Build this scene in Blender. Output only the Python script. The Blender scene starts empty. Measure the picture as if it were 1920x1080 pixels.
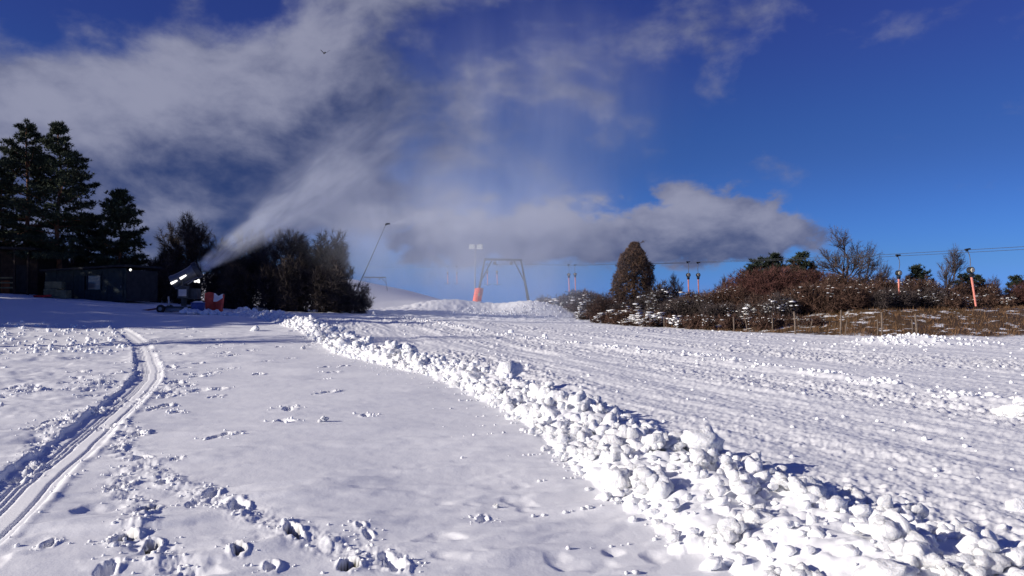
import bpy, math, random
import numpy as np
from mathutils import Vector, Matrix
R = math.radians
random.seed(7)
rng = np.random.default_rng(7)
scene = bpy.context.scene
COL = scene.collection

# ------------------------------------------------------------------ camera
F = 1450.0                      # focal length in pixels of the 1920 px wide photograph
CAM_H = 1.6
PITCH = math.atan(30.0 / F)
cam_d = bpy.data.cameras.new('camera')
cam_d.angle = 2 * math.atan(960.0 / F)
cam_d.clip_start = 0.05
cam_d.clip_end = 20000
cam = bpy.data.objects.new('camera', cam_d)
COL.objects.link(cam)
cam.location = (0, 0, CAM_H)
cam.rotation_euler = (math.pi / 2 + PITCH, 0, 0)
scene.camera = cam

# ------------------------------------------------------------------ sun, sky, exposure
SUN_EL = R(20)
SUN_AZ = math.atan2(-1.0, -0.38)            # compass angle of the sun, from +Y towards +X
to_sun = Vector((math.sin(SUN_AZ) * math.cos(SUN_EL), math.cos(SUN_AZ) * math.cos(SUN_EL), math.sin(SUN_EL)))
sun_d = bpy.data.lights.new('sun', 'SUN')
sun_d.energy = 5.0
sun_d.angle = R(0.53)
sun_d.color = (1.0, 0.915, 0.80)
sun = bpy.data.objects.new('sun', sun_d)
COL.objects.link(sun)
sun.location = to_sun * 60
sun.rotation_euler = to_sun.to_track_quat('Z', 'Y').to_euler()

scene.view_settings.view_transform = 'Standard'
scene.view_settings.look = 'None'
scene.view_settings.gamma = 1
scene.view_settings.exposure = 0.12
scene.render.engine = 'CYCLES'
scene.cycles.use_denoising = True
try:
    scene.cycles.denoiser = 'OPENIMAGEDENOISE'
except Exception:
    pass
scene.cycles.max_bounces = 6
scene.cycles.diffuse_bounces = 3
scene.cycles.glossy_bounces = 2
scene.cycles.transparent_max_bounces = 8
scene.cycles.volume_bounces = 3
scene.cycles.volume_max_steps = 512
scene.cycles.volume_step_rate = 1.0
scene.cycles.sample_clamp_indirect = 4


class NT:
    """small helper to write shader maths"""
    def __init__(self, tree):
        self.t = tree
        self.n = tree.nodes
        self.l = tree.links

    def node(self, kind, **kw):
        nd = self.n.new(kind)
        for k, v in kw.items():
            setattr(nd, k, v)
        return nd

    def put(self, sock, v):
        if isinstance(v, bpy.types.NodeSocket):
            self.l.new(v, sock)
        else:
            sock.default_value = v

    def m(self, op, a, b=None, c=None, clamp=False):
        nd = self.node('ShaderNodeMath', operation=op, use_clamp=clamp)
        self.put(nd.inputs[0], a)
        if b is not None:
            self.put(nd.inputs[1], b)
        if c is not None:
            self.put(nd.inputs[2], c)
        return nd.outputs[0]

    def vm(self, op, a, b=None):
        nd = self.node('ShaderNodeVectorMath', operation=op)
        self.put(nd.inputs[0], a)
        if b is not None:
            self.put(nd.inputs[1], b)
        return nd.outputs['Value'] if op in ('LENGTH', 'DOT_PRODUCT', 'DISTANCE') else nd.outputs[0]

    def xyz(self, v):
        nd = self.node('ShaderNodeSeparateXYZ')
        self.put(nd.inputs[0], v)
        return nd.outputs

    def vec(self, x, y, z):
        nd = self.node('ShaderNodeCombineXYZ')
        for i, a in enumerate((x, y, z)):
            self.put(nd.inputs[i], a)
        return nd.outputs[0]

    def smooth(self, v, a, b, lo=0.0, hi=1.0):
        nd = self.node('ShaderNodeMapRange', interpolation_type='SMOOTHSTEP')
        self.put(nd.inputs['Value'], v)
        nd.inputs['From Min'].default_value = a
        nd.inputs['From Max'].default_value = b
        nd.inputs['To Min'].default_value = lo
        nd.inputs['To Max'].default_value = hi
        return nd.outputs[0]

    def noise(self, vec, scale, detail=4, rough=0.5, dist=0.0):
        nd = self.node('ShaderNodeTexNoise')
        if vec is not None:
            self.put(nd.inputs['Vector'], vec)
        nd.inputs['Scale'].default_value = scale
        nd.inputs['Detail'].default_value = detail
        nd.inputs['Roughness'].default_value = rough
        nd.inputs['Distortion'].default_value = dist
        return nd.outputs['Fac']

    def mix(self, fac, a, b):
        nd = self.node('ShaderNodeMix', data_type='RGBA')
        self.put(nd.inputs['Factor'], fac)
        self.put(nd.inputs['A'] if False else nd.inputs[6], a)
        self.put(nd.inputs[7], b)
        return nd.outputs[2]

    def mapping(self, vec, scale=(1, 1, 1), rot=(0, 0, 0), loc=(0, 0, 0)):
        nd = self.node('ShaderNodeMapping')
        self.put(nd.inputs['Vector'], vec)
        nd.inputs['Scale'].default_value = scale
        nd.inputs['Rotation'].default_value = rot
        nd.inputs['Location'].default_value = loc
        return nd.outputs[0]


def pix_az_el(x, y):
    d = Vector((0, math.cos(PITCH), math.sin(PITCH))) * F + Vector((1, 0, 0)) * (x - 960) + Vector((0, -math.sin(PITCH), math.cos(PITCH))) * (540 - y)
    return math.atan2(d.x, d.y), math.atan2(d.z, math.hypot(d.x, d.y))


world = bpy.data.worlds.new('World')
scene.world = world
world.use_nodes = True
world.node_tree.nodes.clear()
W = NT(world.node_tree)
SKY_STRENGTH = 0.1
sky = W.node('ShaderNodeTexSky', sky_type='NISHITA')
sky.sun_disc = False
sky.sun_elevation = SUN_EL
sky.sun_rotation = SUN_AZ % (2 * math.pi)
sky.altitude = 600
sky.air_density = 1.0
sky.dust_density = 0.0
sky.ozone_density = 4.0
hsv = W.node('ShaderNodeHueSaturation')
hsv.inputs['Saturation'].default_value = 1.0
hsv.inputs['Value'].default_value = 0.62
W.l.new(sky.outputs[0], hsv.inputs['Color'])
dirv = W.node('ShaderNodeTexCoord').outputs['Generated']
dx, dy, dz = W.xyz(dirv)
az = W.m('ARCTAN2', dx, dy)
el = W.m('ARCSINE', dz)
# the camera's deep-blue rendering of a clear winter sky: a tint by height above the horizon, the same all round
tint = W.node('ShaderNodeValToRGB')
tint.color_ramp.interpolation = 'EASE'
cr_ = tint.color_ramp
cr_.elements[0].position = 0.0; cr_.elements[0].color = (0.12, 0.28, 0.95, 1)
cr_.elements[1].position = 1.0; cr_.elements[1].color = (0.20, 0.19, 0.50, 1)
for pos_, c_ in ((0.12, (0.15, 0.29, 0.66, 1)), (0.40, (0.16, 0.24, 0.50, 1)), (0.75, (0.19, 0.20, 0.50, 1))):
    e_ = cr_.elements.new(pos_); e_.color = c_
W.l.new(W.m('DIVIDE', el, 0.48, clamp=True), tint.inputs[0])
tm_ = W.node('ShaderNodeMix', data_type='RGBA', blend_type='MULTIPLY')
tm_.inputs[0].default_value = 1.0
W.l.new(hsv.outputs[0], tm_.inputs[6]); W.l.new(tint.outputs[0], tm_.inputs[7])
clear_sky = W.vm('SCALE', tm_.outputs[2]); clear_sky.node.inputs['Scale'].default_value = 2.0


def blob(px, py, rx, ry, rot=0.0):
    """soft patch of cloud at a compass direction and height; size in pixels of the photograph"""
    a0, e0 = pix_az_el(px, py)
    sx, sy = rx / F, ry / F
    c, s = math.cos(R(rot)), math.sin(R(rot))
    u = W.m('SUBTRACT', az, a0)
    v = W.m('SUBTRACT', el, e0)
    uu = W.m('MULTIPLY_ADD', u, c / sx, W.m('MULTIPLY', v, s / sx))
    vv = W.m('MULTIPLY_ADD', u, -s / sy, W.m('MULTIPLY', v, c / sy))
    r2 = W.m('ADD', W.m('MULTIPLY', uu, uu), W.m('MULTIPLY', vv, vv))
    return W.m('EXPONENT', W.m('MULTIPLY', r2, -1.0))


def total(parts):
    acc = None
    for w, b in parts:
        t = W.m('MULTIPLY', b, w)
        acc = t if acc is None else W.m('ADD', acc, t)
    return acc


# the big grey cloud, upper and lower halves, the low cumulus bank and a few wisps; the same kinds go on round the sky
cover_blobs = [
    (1.25, blob(230, 250, 420, 120, 4)), (1.15, blob(600, 110, 260, 130, 20)), (0.95, blob(480, 390, 420, 120, -4)), (-0.75, blob(110, 20, 330, 75, 0)), (-0.5, blob(470, 10, 90, 50, 20)),
    (0.15, blob(900, 170, 170, 90, 10)), (-0.45, blob(930, 60, 130, 60, 0)),
    (0.16, blob(1480, 85, 130, 45, 10)), (0.30, blob(1700, 50, 80, 35, 15)), (0.30, blob(1845, 215, 60, 22, 18)),
    (0.22, blob(1790, 362, 45, 18, 10)), (0.25, blob(1540, 422, 45, 18, -20)),
    (1.1, blob(-900, 200, 700, 300)), (0.9, blob(-500, -700, 600, 320)), (0.9, blob(2900, 380, 300, 80)), (0.9, blob(1200, -1200, 700, 400)),
]
bright_blobs = [
    (0.9, blob(130, 190, 190, 80, 10)), (1.0, blob(570, 60, 170, 90, 20)), (0.75, blob(370, 180, 190, 75, 8)), (-0.35, blob(430, 350, 260, 70, -6)), (-0.2, blob(760, 180, 120, 120, 0)),
    (0.95, blob(870, 408, 170, 36)), (0.95, blob(1130, 400, 120, 36)), (1.15, blob(1350, 398, 130, 40, -4)), (0.35, blob(970, 130, 150, 90)),
    (0.6, blob(340, 395, 60, 30)), (0.7, blob(-900, 120, 600, 160)), (0.8, blob(1200, -1200, 600, 300)), (0.8, blob(-500, -700, 500, 240)),
    (0.5, blob(1480, 85, 140, 60)), (0.5, blob(1845, 215, 60, 30)), (0.5, blob(1700, 50, 80, 35)),
]
warp = W.node('ShaderNodeTexNoise')
warp.inputs['Scale'].default_value = 4.0
warp.inputs['Detail'].default_value = 3
W.l.new(dirv, warp.inputs['Vector'])
wv = W.vm('SCALE', W.vm('SUBTRACT', warp.outputs['Color'], (0.5, 0.5, 0.5)))
wv.node.inputs['Scale'].default_value = 0.07
dw = W.vm('ADD', dirv, wv)
dws = W.mapping(dw, scale=(1, 1, 1.6))
n_big = W.noise(dws, 4.6, 8, 0.54)
n_mid = W.noise(dws, 13, 6, 0.55)
D = W.m('ADD', total(cover_blobs), W.m('MULTIPLY', W.m('SUBTRACT', n_big, 0.5), 2.5))
D = W.m('ADD', D, W.m('MULTIPLY', W.m('SUBTRACT', n_mid, 0.5), 1.4))
cover = W.m('MULTIPLY', W.smooth(D, 0.18, 0.98), 0.90)
# low bank of cumulus with puffed tops
bank_blobs = [(0.85, blob(800, 440, 110, 48)), (0.9, blob(900, 425, 95, 55)), (0.85, blob(1010, 420, 75, 52)), (1.0, blob(1150, 425, 85, 58)), (0.85, blob(1255, 440, 70, 48)),
              (1.15, blob(1340, 412, 85, 62)), (0.95, blob(1430, 425, 80, 52, -12)), (0.9, blob(1120, 462, 420, 34)), (0.4, blob(1535, 425, 45, 16, -15)), (0.45, blob(1235, 362, 50, 18, 8)),
              (0.9, blob(2700, 430, 200, 60)), (1.0, blob(2950, 420, 160, 70)), (0.9, blob(-1500, 430, 300, 70))]
n_puff = W.noise(dws, 21, 6, 0.58)
B2 = total(bank_blobs)
nz2 = W.m('ADD', W.m('MULTIPLY', W.m('SUBTRACT', n_puff, 0.5), 3.2), W.m('MULTIPLY', W.m('SUBTRACT', n_mid, 0.5), 1.2))
D2 = W.m('MULTIPLY_ADD', nz2, W.smooth(B2, 0.02, 0.6), B2)
cover2 = W.m('MULTIPLY', W.smooth(D2, 0.26, 1.0), 0.93)
cover = W.m('MAXIMUM', cover, cover2)
Bf = W.m('ADD', total(bright_blobs), W.m('MULTIPLY', W.m('SUBTRACT', n_mid, 0.5), 2.4))
Bf = W.m('ADD', Bf, W.m('MULTIPLY', W.m('SUBTRACT', n_big, 0.5), 0.9))
Bf = W.m('ADD', Bf, W.m('MULTIPLY', W.m('SUBTRACT', 1.0, cover), 0.45))       # thin cloud lets the light through
Bf = W.m('ADD', Bf, W.m('MULTIPLY', W.m('SUBTRACT', n_puff, 0.5), 1.3))
bright = W.smooth(Bf, -0.6, 1.65)
k = 1.0 / SKY_STRENGTH
cloud = W.mix(bright, (0.022 * k, 0.040 * k, 0.130 * k, 1), (0.285 * k, 0.295 * k, 0.395 * k, 1))
skycol = W.mix(cover, clear_sky, cloud)
bg = W.node('ShaderNodeBackground')
bg.inputs['Strength'].default_value = SKY_STRENGTH
W.l.new(skycol, bg.inputs['Color'])
wo = W.node('ShaderNodeOutputWorld')
W.l.new(bg.outputs[0], wo.inputs['Surface'])


# ------------------------------------------------------------------ helpers
def at(x, y, d):
    """world point at depth d (metres along +Y) seen at photograph pixel x, y"""
    v = Vector((0, math.cos(PITCH), math.sin(PITCH))) * F + Vector((1, 0, 0)) * (x - 960) + Vector((0, -math.sin(PITCH), math.cos(PITCH))) * (540 - y)
    v *= d / v.y
    return Vector((v.x, v.y, v.z + CAM_H))


def sstep(a, b, x):
    t = np.clip((np.asarray(x, float) - a) / (b - a), 0, 1)
    return t * t * (3 - 2 * t)


def _hash(ix, iy, seed):
    h = (ix.astype(np.int64) * 374761393 + iy.astype(np.int64) * 668265263 + seed * 974634777) & 0xffffffff
    h = ((h ^ (h >> 13)) * 1274126177) & 0xffffffff
    h = h ^ (h >> 16)
    return (h & 0xffffff) / float(0xffffff)


def vnoise(x, y, seed=0):
    ix = np.floor(x); iy = np.floor(y)
    fx = x - ix; fy = y - iy
    fx = fx * fx * fx * (fx * (fx * 6 - 15) + 10); fy = fy * fy * fy * (fy * (fy * 6 - 15) + 10)
    a = _hash(ix, iy, seed); b = _hash(ix + 1, iy, seed); c = _hash(ix, iy + 1, seed); d = _hash(ix + 1, iy + 1, seed)
    return (a + (b - a) * fx) * (1 - fy) + (c + (d - c) * fx) * fy - 0.5


def fbm(x, y, octv=4, seed=0, gain=0.5):
    s = 0; a = 1.0; n = 0
    for o in range(octv):
        cs, sn = math.cos(o * 1.1), math.sin(o * 1.1)
        s = s + a * vnoise((x * cs - y * sn) * 2 ** o, (x * sn + y * cs) * 2 ** o, seed + o * 17)
        n += a; a *= gain
    return s / n * 2


def spline(pts, step):
    """Catmull-Rom through 2-D points, resampled"""
    P = [np.array(p, float) for p in pts]
    P = [2 * P[0] - P[1]] + P + [2 * P[-1] - P[-2]]
    out = []
    for i in range(1, len(P) - 2):
        n = max(2, int(np.linalg.norm(P[i + 1] - P[i]) / step))
        for j in range(n):
            t = j / n
            out.append(0.5 * ((2 * P[i]) + (-P[i - 1] + P[i + 1]) * t + (2 * P[i - 1] - 5 * P[i] + 4 * P[i + 1] - P[i + 2]) * t * t + (-P[i - 1] + 3 * P[i] - 3 * P[i + 1] + P[i + 2]) * t ** 3))
    out.append(P[-2])
    return np.array(out)


def along(poly, x, y):
    """(signed lateral distance, positive on the right of travel; arc length) to a polyline, for arrays x, y"""
    best = np.full(x.shape, 1e9); lat = np.full(x.shape, 1e9); arc = np.zeros(x.shape)
    s0 = 0.0
    for a, b in zip(poly[:-1], poly[1:]):
        d = b - a; L = math.hypot(*d)
        if L < 1e-9:
            continue
        tx, ty = d / L
        px, py = x - a[0], y - a[1]
        t = np.clip(px * tx + py * ty, 0, L)
        ex, ey = px - tx * t, py - ty * t
        q = ex * ex + ey * ey
        sel = q < best
        best = np.where(sel, q, best)
        sgn = np.where(px * ty - py * tx >= 0, 1.0, -1.0)
        lat = np.where(sel, np.sqrt(q) * sgn, lat)
        arc = np.where(sel, s0 + t, arc)
        s0 += L
    return lat, arc


# ------------------------------------------------------------------ the lie of the land
BERM = spline([(3.6, 1.0), (3.0, 2.8), (2.35, 4.6), (2.0, 5.7), (1.5, 7.3), (1.05, 9.6), (0.4, 12.4), (-0.75, 16), (-2.4, 20), (-4.5, 24), (-8.8, 35), (-13.2, 43), (-17, 48)], 0.9)
RIDGE = spline([(-7, 52), (-2.8, 41), (0.9, 33), (3.6, 27.3), (5.6, 23.7), (6.5, 19.6), (7.3, 15.5), (8.3, 11)], 2.5)
TRACK = spline([(-1.6, -1.0), (-3.05, 2.4), (-3.78, 5.4), (-4.40, 7.0), (-5.03, 8.9), (-6.1, 11.9), (-7.85, 16.6), (-9.9, 21), (-14, 29), (-18.6, 36), (-21.5, 39)], 0.9)
EDGE = spline([(-6, 190), (0, 140), (3, 110), (6, 85), (7.6, 66), (9.9, 50), (13.8, 42), (19, 38.2), (25, 38.2), (40, 39), (80, 42)], 6.0)   # foot of the bank with the shrubs


def berm_w(arc):
    return np.interp(arc, [0, 4, 8, 12, 17, 24, 48], [0.95, 0.92, 0.78, 0.62, 0.58, 0.62, 0.75])


def rise(x, y):
    zl = np.interp(x, [-80, -35, -26, -20, -10, 0, 10, 20], [3.6, 2.3, 1.65, 1.12, 0.78, 0.34, 0.08, 0])
    z = zl * sstep(21, 49, y)
    # mounds of piled machine-made snow on the lift track
    def mound(cx, cy, rx, ry, h, rot=0.0):
        c, s = math.cos(rot), math.sin(rot)
        u = ((x - cx) * c + (y - cy) * s) / rx; v = (-(x - cx) * s + (y - cy) * c) / ry
        return h * np.exp(-(u * u + v * v))
    z = z + mound(-7.4, 86, 4.8, 8.0, 1.2) + mound(-2.6, 90, 4.8, 5, 0.6)
    z = z + mound(1.9, 84, 3.1, 7.0, 1.45, 0.15) + mound(5.0, 78, 3.0, 6, 0.6)
    z = z + mound(15.6, 31, 1.9, 0.9, 0.34) + mound(17.3, 30.4, 2.0, 0.8, 0.16)
    # the piste beyond
    z = z + 7.4 * sstep(-18, -58, x + (y - 230) * 0.05) * sstep(120, 250, y) * sstep(900, 400, y)
    z = z + 1.0 * sstep(80, 130, y) * sstep(420, 200, y) * sstep(-60, -20, x)
    # the bank behind the fence
    return z


def bank(x, y):
    lat, _ = along(EDGE, x, y)
    return lat


def base_z(x, y, lat=None):
    x = np.asarray(x, float); y = np.asarray(y, float)
    z = rise(x, y)
    if lat is None:
        lat = bank(x, y)
    # right of travel along EDGE (which runs towards the camera, then to the right) is the piste side
    z = z + 1.35 * sstep(0.2, 9, -lat) * sstep(4, 9, x) * sstep(700, 200, y)
    return z


EDGE = EDGE  # direction: from far to near; the bank lies on its left hand


def gz(x, y):
    return float(base_z(np.array([x]), np.array([y]))[0])


def ground_pix(x, y):
    """where the view ray of a photograph pixel meets the land"""
    d = 3.0
    while d < 250:
        p = at(x, y, d)
        if p.z <= gz(p.x, p.y):
            break
        d *= 1.01
    return at(x, y, d)


# footprints: pixel, length, width, direction (deg), depth, bare turf showing
FOOT = []
for px, py, L, Wd, ang, dep, dark in [
        (252, 816, .34, .17, 70, .07, 0), (220, 842, .34, .18, 100, .08, 0), (266, 865, .5, .2, 120, .08, 0), (227, 916, .36, .2, 80, .10, 0),
        (306, 911, .34, .17, 110, .08, 0), (398, 932, .34, .16, 100, .08, 0), (273, 964, .32, .18, 100, .11, .8), (232, 1020, .34, .17, 80, .12, 1),
        (283, 1030, .32, .14, 110, .10, .9), (444, 1040, .24, .13, 110, .10, 1), (548, 1006, .50, .13, 118, .09, .8), (509, 1066, .26, .14, 110, .07, 0),
        (88, 1027, .26, .14, 100, .07, .2), (446, 957, .46, .18, 120, .07, 0), (361, 950, .26, .13, 100, .05, 0), (324, 719, .42, .2, 80, .08, 0),
        (312, 742, .4, .2, 80, .08, 0), (370, 706, .45, .2, 80, .07, 0), (106, 790, .42, .2, 90, .08, 0), (62, 804, .42, .18, 90, .08, 0), (58, 870, .34, .16, 90, .09, 0),
        (32, 890, .34, .18, 90, .09, 0), (18, 728, .5, .22, 80, .08, 0), (55, 736, .42, .2, 80, .08, 0), (125, 723, .42, .2, 80, .07, 0), (176, 770, .36, .18, 90, .07, 0),
        (652, 1062, .26, .15, 100, .10, 1), (735, 1056, .5, .16, 125, .07, 0), (903, 970, .26, .12, 90, .05, 0), (905, 968, .18, .1, 90, .03, 0),
        (200, 1075, .34, .16, 100, .06, 0), (330, 868, .2, .1, 60, .04, 0), (160, 745, .4, .18, 85, .06, 0), (675, 992, .22, .1, 110, .04, 0), (690, 1004, .24, .1, 110, .04, 0),
        (350, 690, .4, .2, 80, .05, 0), (395, 700, .4, .2, 80, .05, 0), (420, 664, .5, .2, 80, .05, 0), (260, 818, .2, .1, 60, .05, 0)]:
    p = ground_pix(px, py)
    FOOT.append((p.x, p.y, L, Wd, R(ang), dep, dark))
for i in range(120):                            # older prints all over the left-hand field
    yy = 9 + 26 * random.random() ** 0.8
    xx = -yy * (0.36 + 0.36 * random.random()) if i % 3 else -yy * (0.18 + 0.4 * random.random())
    FOOT.append((xx, yy, .3 + .2 * random.random(), .14 + .08 * random.random(), R(random.uniform(50, 130)), random.uniform(.03, .08), 0))


def trail(pix, wd, am):
    P = [ground_pix(*p) for p in pix]
    return spline([(p.x, p.y) for p in P], .3), wd, am


TRAILS = [trail([(240, 790), (228, 842), (270, 872), (318, 905), (370, 932), (445, 958), (500, 985), (590, 1018), (735, 1058)], .15, .32),
          trail([(225, 880), (228, 925), (270, 968), (236, 1020), (290, 1035), (340, 1078)], .12, .32), trail([(10, 745), (70, 735), (150, 728), (210, 715)], .28, .4),
          trail([(0, 905), (60, 868), (110, 795), (175, 770), (240, 755)], .18, .35), trail([(305, 745), (330, 718), (385, 700), (440, 690)], .28, .4)]


def heap_lumps(n, seed):
    """centres, radii and heights of the lumps that the berm is heaped from"""
    r = np.random.default_rng(seed)
    seg = np.diff(BERM, axis=0); ln = np.hypot(seg[:, 0], seg[:, 1]); cum = np.concatenate([[0], np.cumsum(ln)])
    t = 1.0 + (cum[-1] - 2) * r.random(n) ** 1.5
    i = np.clip(np.searchsorted(cum, t) - 1, 0, len(ln) - 1)
    p = BERM[i] + seg[i] * ((t - cum[i]) / ln[i])[:, None]
    nrm = np.stack([seg[i][:, 1], -seg[i][:, 0]], 1) / ln[i][:, None]
    u = r.uniform(-1.12, 1.05, n)
    q = p + nrm * (u * berm_w(t))[:, None]
    rad = (0.035 + 0.095 * r.random(n) ** 2.2) * (1 + 0.9 * sstep(8, 30, np.hypot(q[:, 0], q[:, 1])))
    rad *= 1 - 0.35 * np.clip(np.abs(u) - .6, 0, 1)
    base = np.clip(1 - (u / 1.1) ** 2, 0, 1) * r.uniform(.04, .24, n)
    return [(a, b, c, d) for (a, b), c, d in zip(q, rad, base)]


BUMPS = heap_lumps(1800, 4)


def land(x, y):
    """full height field and masks (bare bank, bare turf) for arrays of points"""
    lat = bank(x, y)
    z = base_z(x, y, lat)
    r = np.hypot(x, y)
    near = r < 75
    bankm = sstep(0.0, 0.9, -lat + 0.8 * fbm(x * .5, y * .5, 3, 31)) * sstep(4, 8, x) * sstep(260, 150, y)
    xs, ys = x[near], y[near]
    h = np.zeros(xs.shape)
    bl, ba = along(BERM, xs, ys)
    w = berm_w(ba)
    left_field = sstep(-0.1, 0.25, -(bl + w)) if False else sstep(0.1, -0.2, bl + w * 0.9)
    rough = sstep(0.0, 0.6, bl - w * 0.4)
    bk = bankm[near]
    # gentle drifts and wind crust in the untouched field
    dr = fbm(xs * 0.35, ys * 0.35, 3, 3) * 0.055
    c, s = math.cos(R(24)), math.sin(R(24))
    u, v = xs * c + ys * s, -xs * s + ys * c
    wind = np.clip(fbm(u * 0.9, v * 2.6, 4, 11), -.15, 1) * 0.065
    wind_zone = 0.35 + 0.65 * sstep(10.5, 6.0, ys) + 0.5 * sstep(-5, -9, xs)
    left_d = dr + wind * wind_zone + fbm(xs * 7, ys * 7, 3, 5) * 0.0035
    pit = np.clip(fbm(xs * 2.2, ys * 2.2, 3, 41) - 0.42, 0, 1) * 0.10 * sstep(8.5, 5.5, ys)
    scuff = sstep(-3.2, -6.5, xs + 0.30 * (ys - 8)) * sstep(38, 26, ys)
    left_d = left_d - pit + scuff * (np.clip(fbm(xs * 1.3, ys * 1.3, 4, 19), -.2, 1) * 0.07)
    h += left_d * left_field
    # churned, dragged snow on the piste
    ax, ay = 0.31, -0.95
    a = xs * ax + ys * ay; b = xs * -ay + ys * ax
    lump = np.abs(fbm(xs * 4.2, ys * 4.2, 4, 7, 0.65)); lump2 = np.clip(fbm(xs * 13, ys * 13, 3, 23, 0.6), -0.3, 1)
    drag = fbm(a * 0.16, b * 1.5, 4, 13) * 0.062 + fbm(a * 0.5, b * 5, 3, 14) * 0.010
    amt = 0.30 + 1.15 * np.clip(fbm(a * 0.1 + 3, b * 0.5, 3, 29) + 0.25, 0, 1)
    gone = sstep(45, 60, ys)
    h += rough * (1 - bk) * (drag + amt * (lump * 0.074 + lump2 * 0.058) - 0.03) * (1 - 0.55 * gone)
    # second, lower windrow
    rl, ra = along(RIDGE, xs, ys)
    h += 0.085 * np.exp(-(rl / 0.6) ** 2) * (0.55 + 0.9 * np.abs(fbm(xs * 2, ys * 2, 3, 37))) * sstep(6, 14, ys) * (1 - bk)
    # core of the berm
    prof = np.clip(1 - (bl / (w * 1.02)) ** 2, 0, 1)
    hb = prof ** 0.9 * (0.19 + 0.10 * fbm(xs * 1.1, ys * 1.1, 3, 43) + 0.10 * np.abs(fbm(xs * 4.5, ys * 4.5, 3, 47)))
    order = np.argsort(ys, kind='stable'); ysort = ys[order]
    top = hb.copy()
    nz_ = 0.42 * fbm(xs * 13, ys * 13, 4, 49, .62)
    for bx0, by0, br, bb in BUMPS:
        sel = order[np.searchsorted(ysort, by0 - br):np.searchsorted(ysort, by0 + br)]
        sel = sel[np.abs(xs[sel] - bx0) < br]
        if len(sel):
            q = ((xs[sel] - bx0) ** 2 + (ys[sel] - by0) ** 2) / br ** 2 + nz_[sel]
            top[sel] = np.maximum(top[sel], np.where(q < 1, bb * np.clip(1 - q, 0, 1) ** .5 * .6 + br * 0.55 * np.clip(1 - q, 0, 1) ** .8, -9))
    h += top
    # snow-scooter track: a trench with belt grooves, steep on its left
    tz = (xs < 0) & (ys < 48)
    tl = np.full(xs.shape, 9.0); ta = np.zeros(xs.shape)
    tl[tz], ta[tz] = along(TRACK, xs[tz], ys[tz])
    tl = np.where(ta > 41.5, 9.0, tl)
    tl = tl + 0.022 * fbm(ta * 0.8, ta * 0 + 2, 3, 53)
    ed = 0.05 * fbm(ta * 2.5, ta * 0 + 7, 4, 59)
    tr = sstep(-.30, -.26, tl + ed) * sstep(.33, .27, tl)
    belt = np.zeros_like(tl)
    for g0, gw, gd in ((-.10, .016, .020), (-.045, .014, .018), (.01, .016, .020), (.20, .016, .020)):
        belt -= gd * np.exp(-((tl - g0) / gw) ** 2)
    belt += 0.004 * np.sin(ta * 2 * math.pi / 0.09) * (np.abs(tl) < .22) * sstep(14, 8, ys)
    step = 0.02 * sstep(8.85, 8.8, ys)
    h = h * (1 - 0.92 * tr) + tr * (-0.046 + belt - step * 0.5 + 0.025 * sstep(-.05, .3, tl))
    h += 0.012 * np.exp(-((tl + .36) / .06) ** 2) * (0.6 + fbm(ta * 3, ta * 0 + 1, 3, 61)) + 0.014 * np.exp(-((tl - .36) / .04) ** 2) * (0.7 + fbm(ta * 3, ta * 0 + 5, 3, 67))
    # scuffed, trodden trails
    for tp_, wd, am in TRAILS:
        tz = (np.abs(xs + 3) < 6) & (ys < 16)
        q1, q2 = along(tp_, xs[tz], ys[tz])
        mk = np.exp(-(q1 / wd) ** 2) * sstep(.0, .3, q2)
        nn = fbm(xs[tz] * 5, ys[tz] * 5, 5, 83, .62)
        h[tz] += mk * am * (np.clip(nn, -.5, 1) * 0.16 + 0.05 * np.abs(fbm(xs[tz] * 15, ys[tz] * 15, 3, 85)) - .012)
    # footprints
    soil = np.zeros(xs.shape)
    wob = 0.85 * fbm(xs * 9, ys * 9, 4, 71, .6)
    for fx, fy, L, Wd, ang, dep, dark in FOOT:
        near_ = .62 if fy < 9 else .85
        L, Wd, dep = L * near_, Wd * near_, dep * (.8 if fy < 9 else 1)
        sel = order[np.searchsorted(ysort, fy - .8):np.searchsorted(ysort, fy + .8)]
        sel = sel[np.abs(xs[sel] - fx) < .8]
        if not len(sel):
            continue
        qx, qy = xs[sel] - fx, ys[sel] - fy
        lu = (qx * math.cos(ang) + qy * math.sin(ang)) / (L * .5); lv = (-qx * math.sin(ang) + qy * math.cos(ang)) / (Wd * .5)
        e = np.sqrt(lu * lu + lv * lv) + wob[sel]
        h[sel] -= dep * sstep(1.18, .72, e)
        h[sel] += dep * 0.40 * np.exp(-((e - 1.5) / .32) ** 2) * np.clip(wob[sel] * 1.2 + .35 + 3.0 * qx + 1.5 * qy, 0, 1)
        if dark:
            soil[sel] = np.maximum(soil[sel], dark * sstep(1.15, 1.0, e + 0.4 * wob[sel]) * sstep(-.04, .0, qy))
    z[near] += h
    soil_all = np.zeros(x.shape); soil_all[near] = soil
    # coarse texture of the far piles and piste
    mid = (y > 55) & (y < 140) & (x > -14) & (x < 9)
    z[mid] += 0.22 * np.abs(fbm(x[mid] * 1.1, y[mid] * 0.8, 4, 73)) * sstep(55, 62, y[mid]) * (1 - bankm[mid])
    z = z + bankm * 0.12 * fbm(x * 0.9, y * 0.9, 4, 79)
    return z, bankm, soil_all


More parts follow.
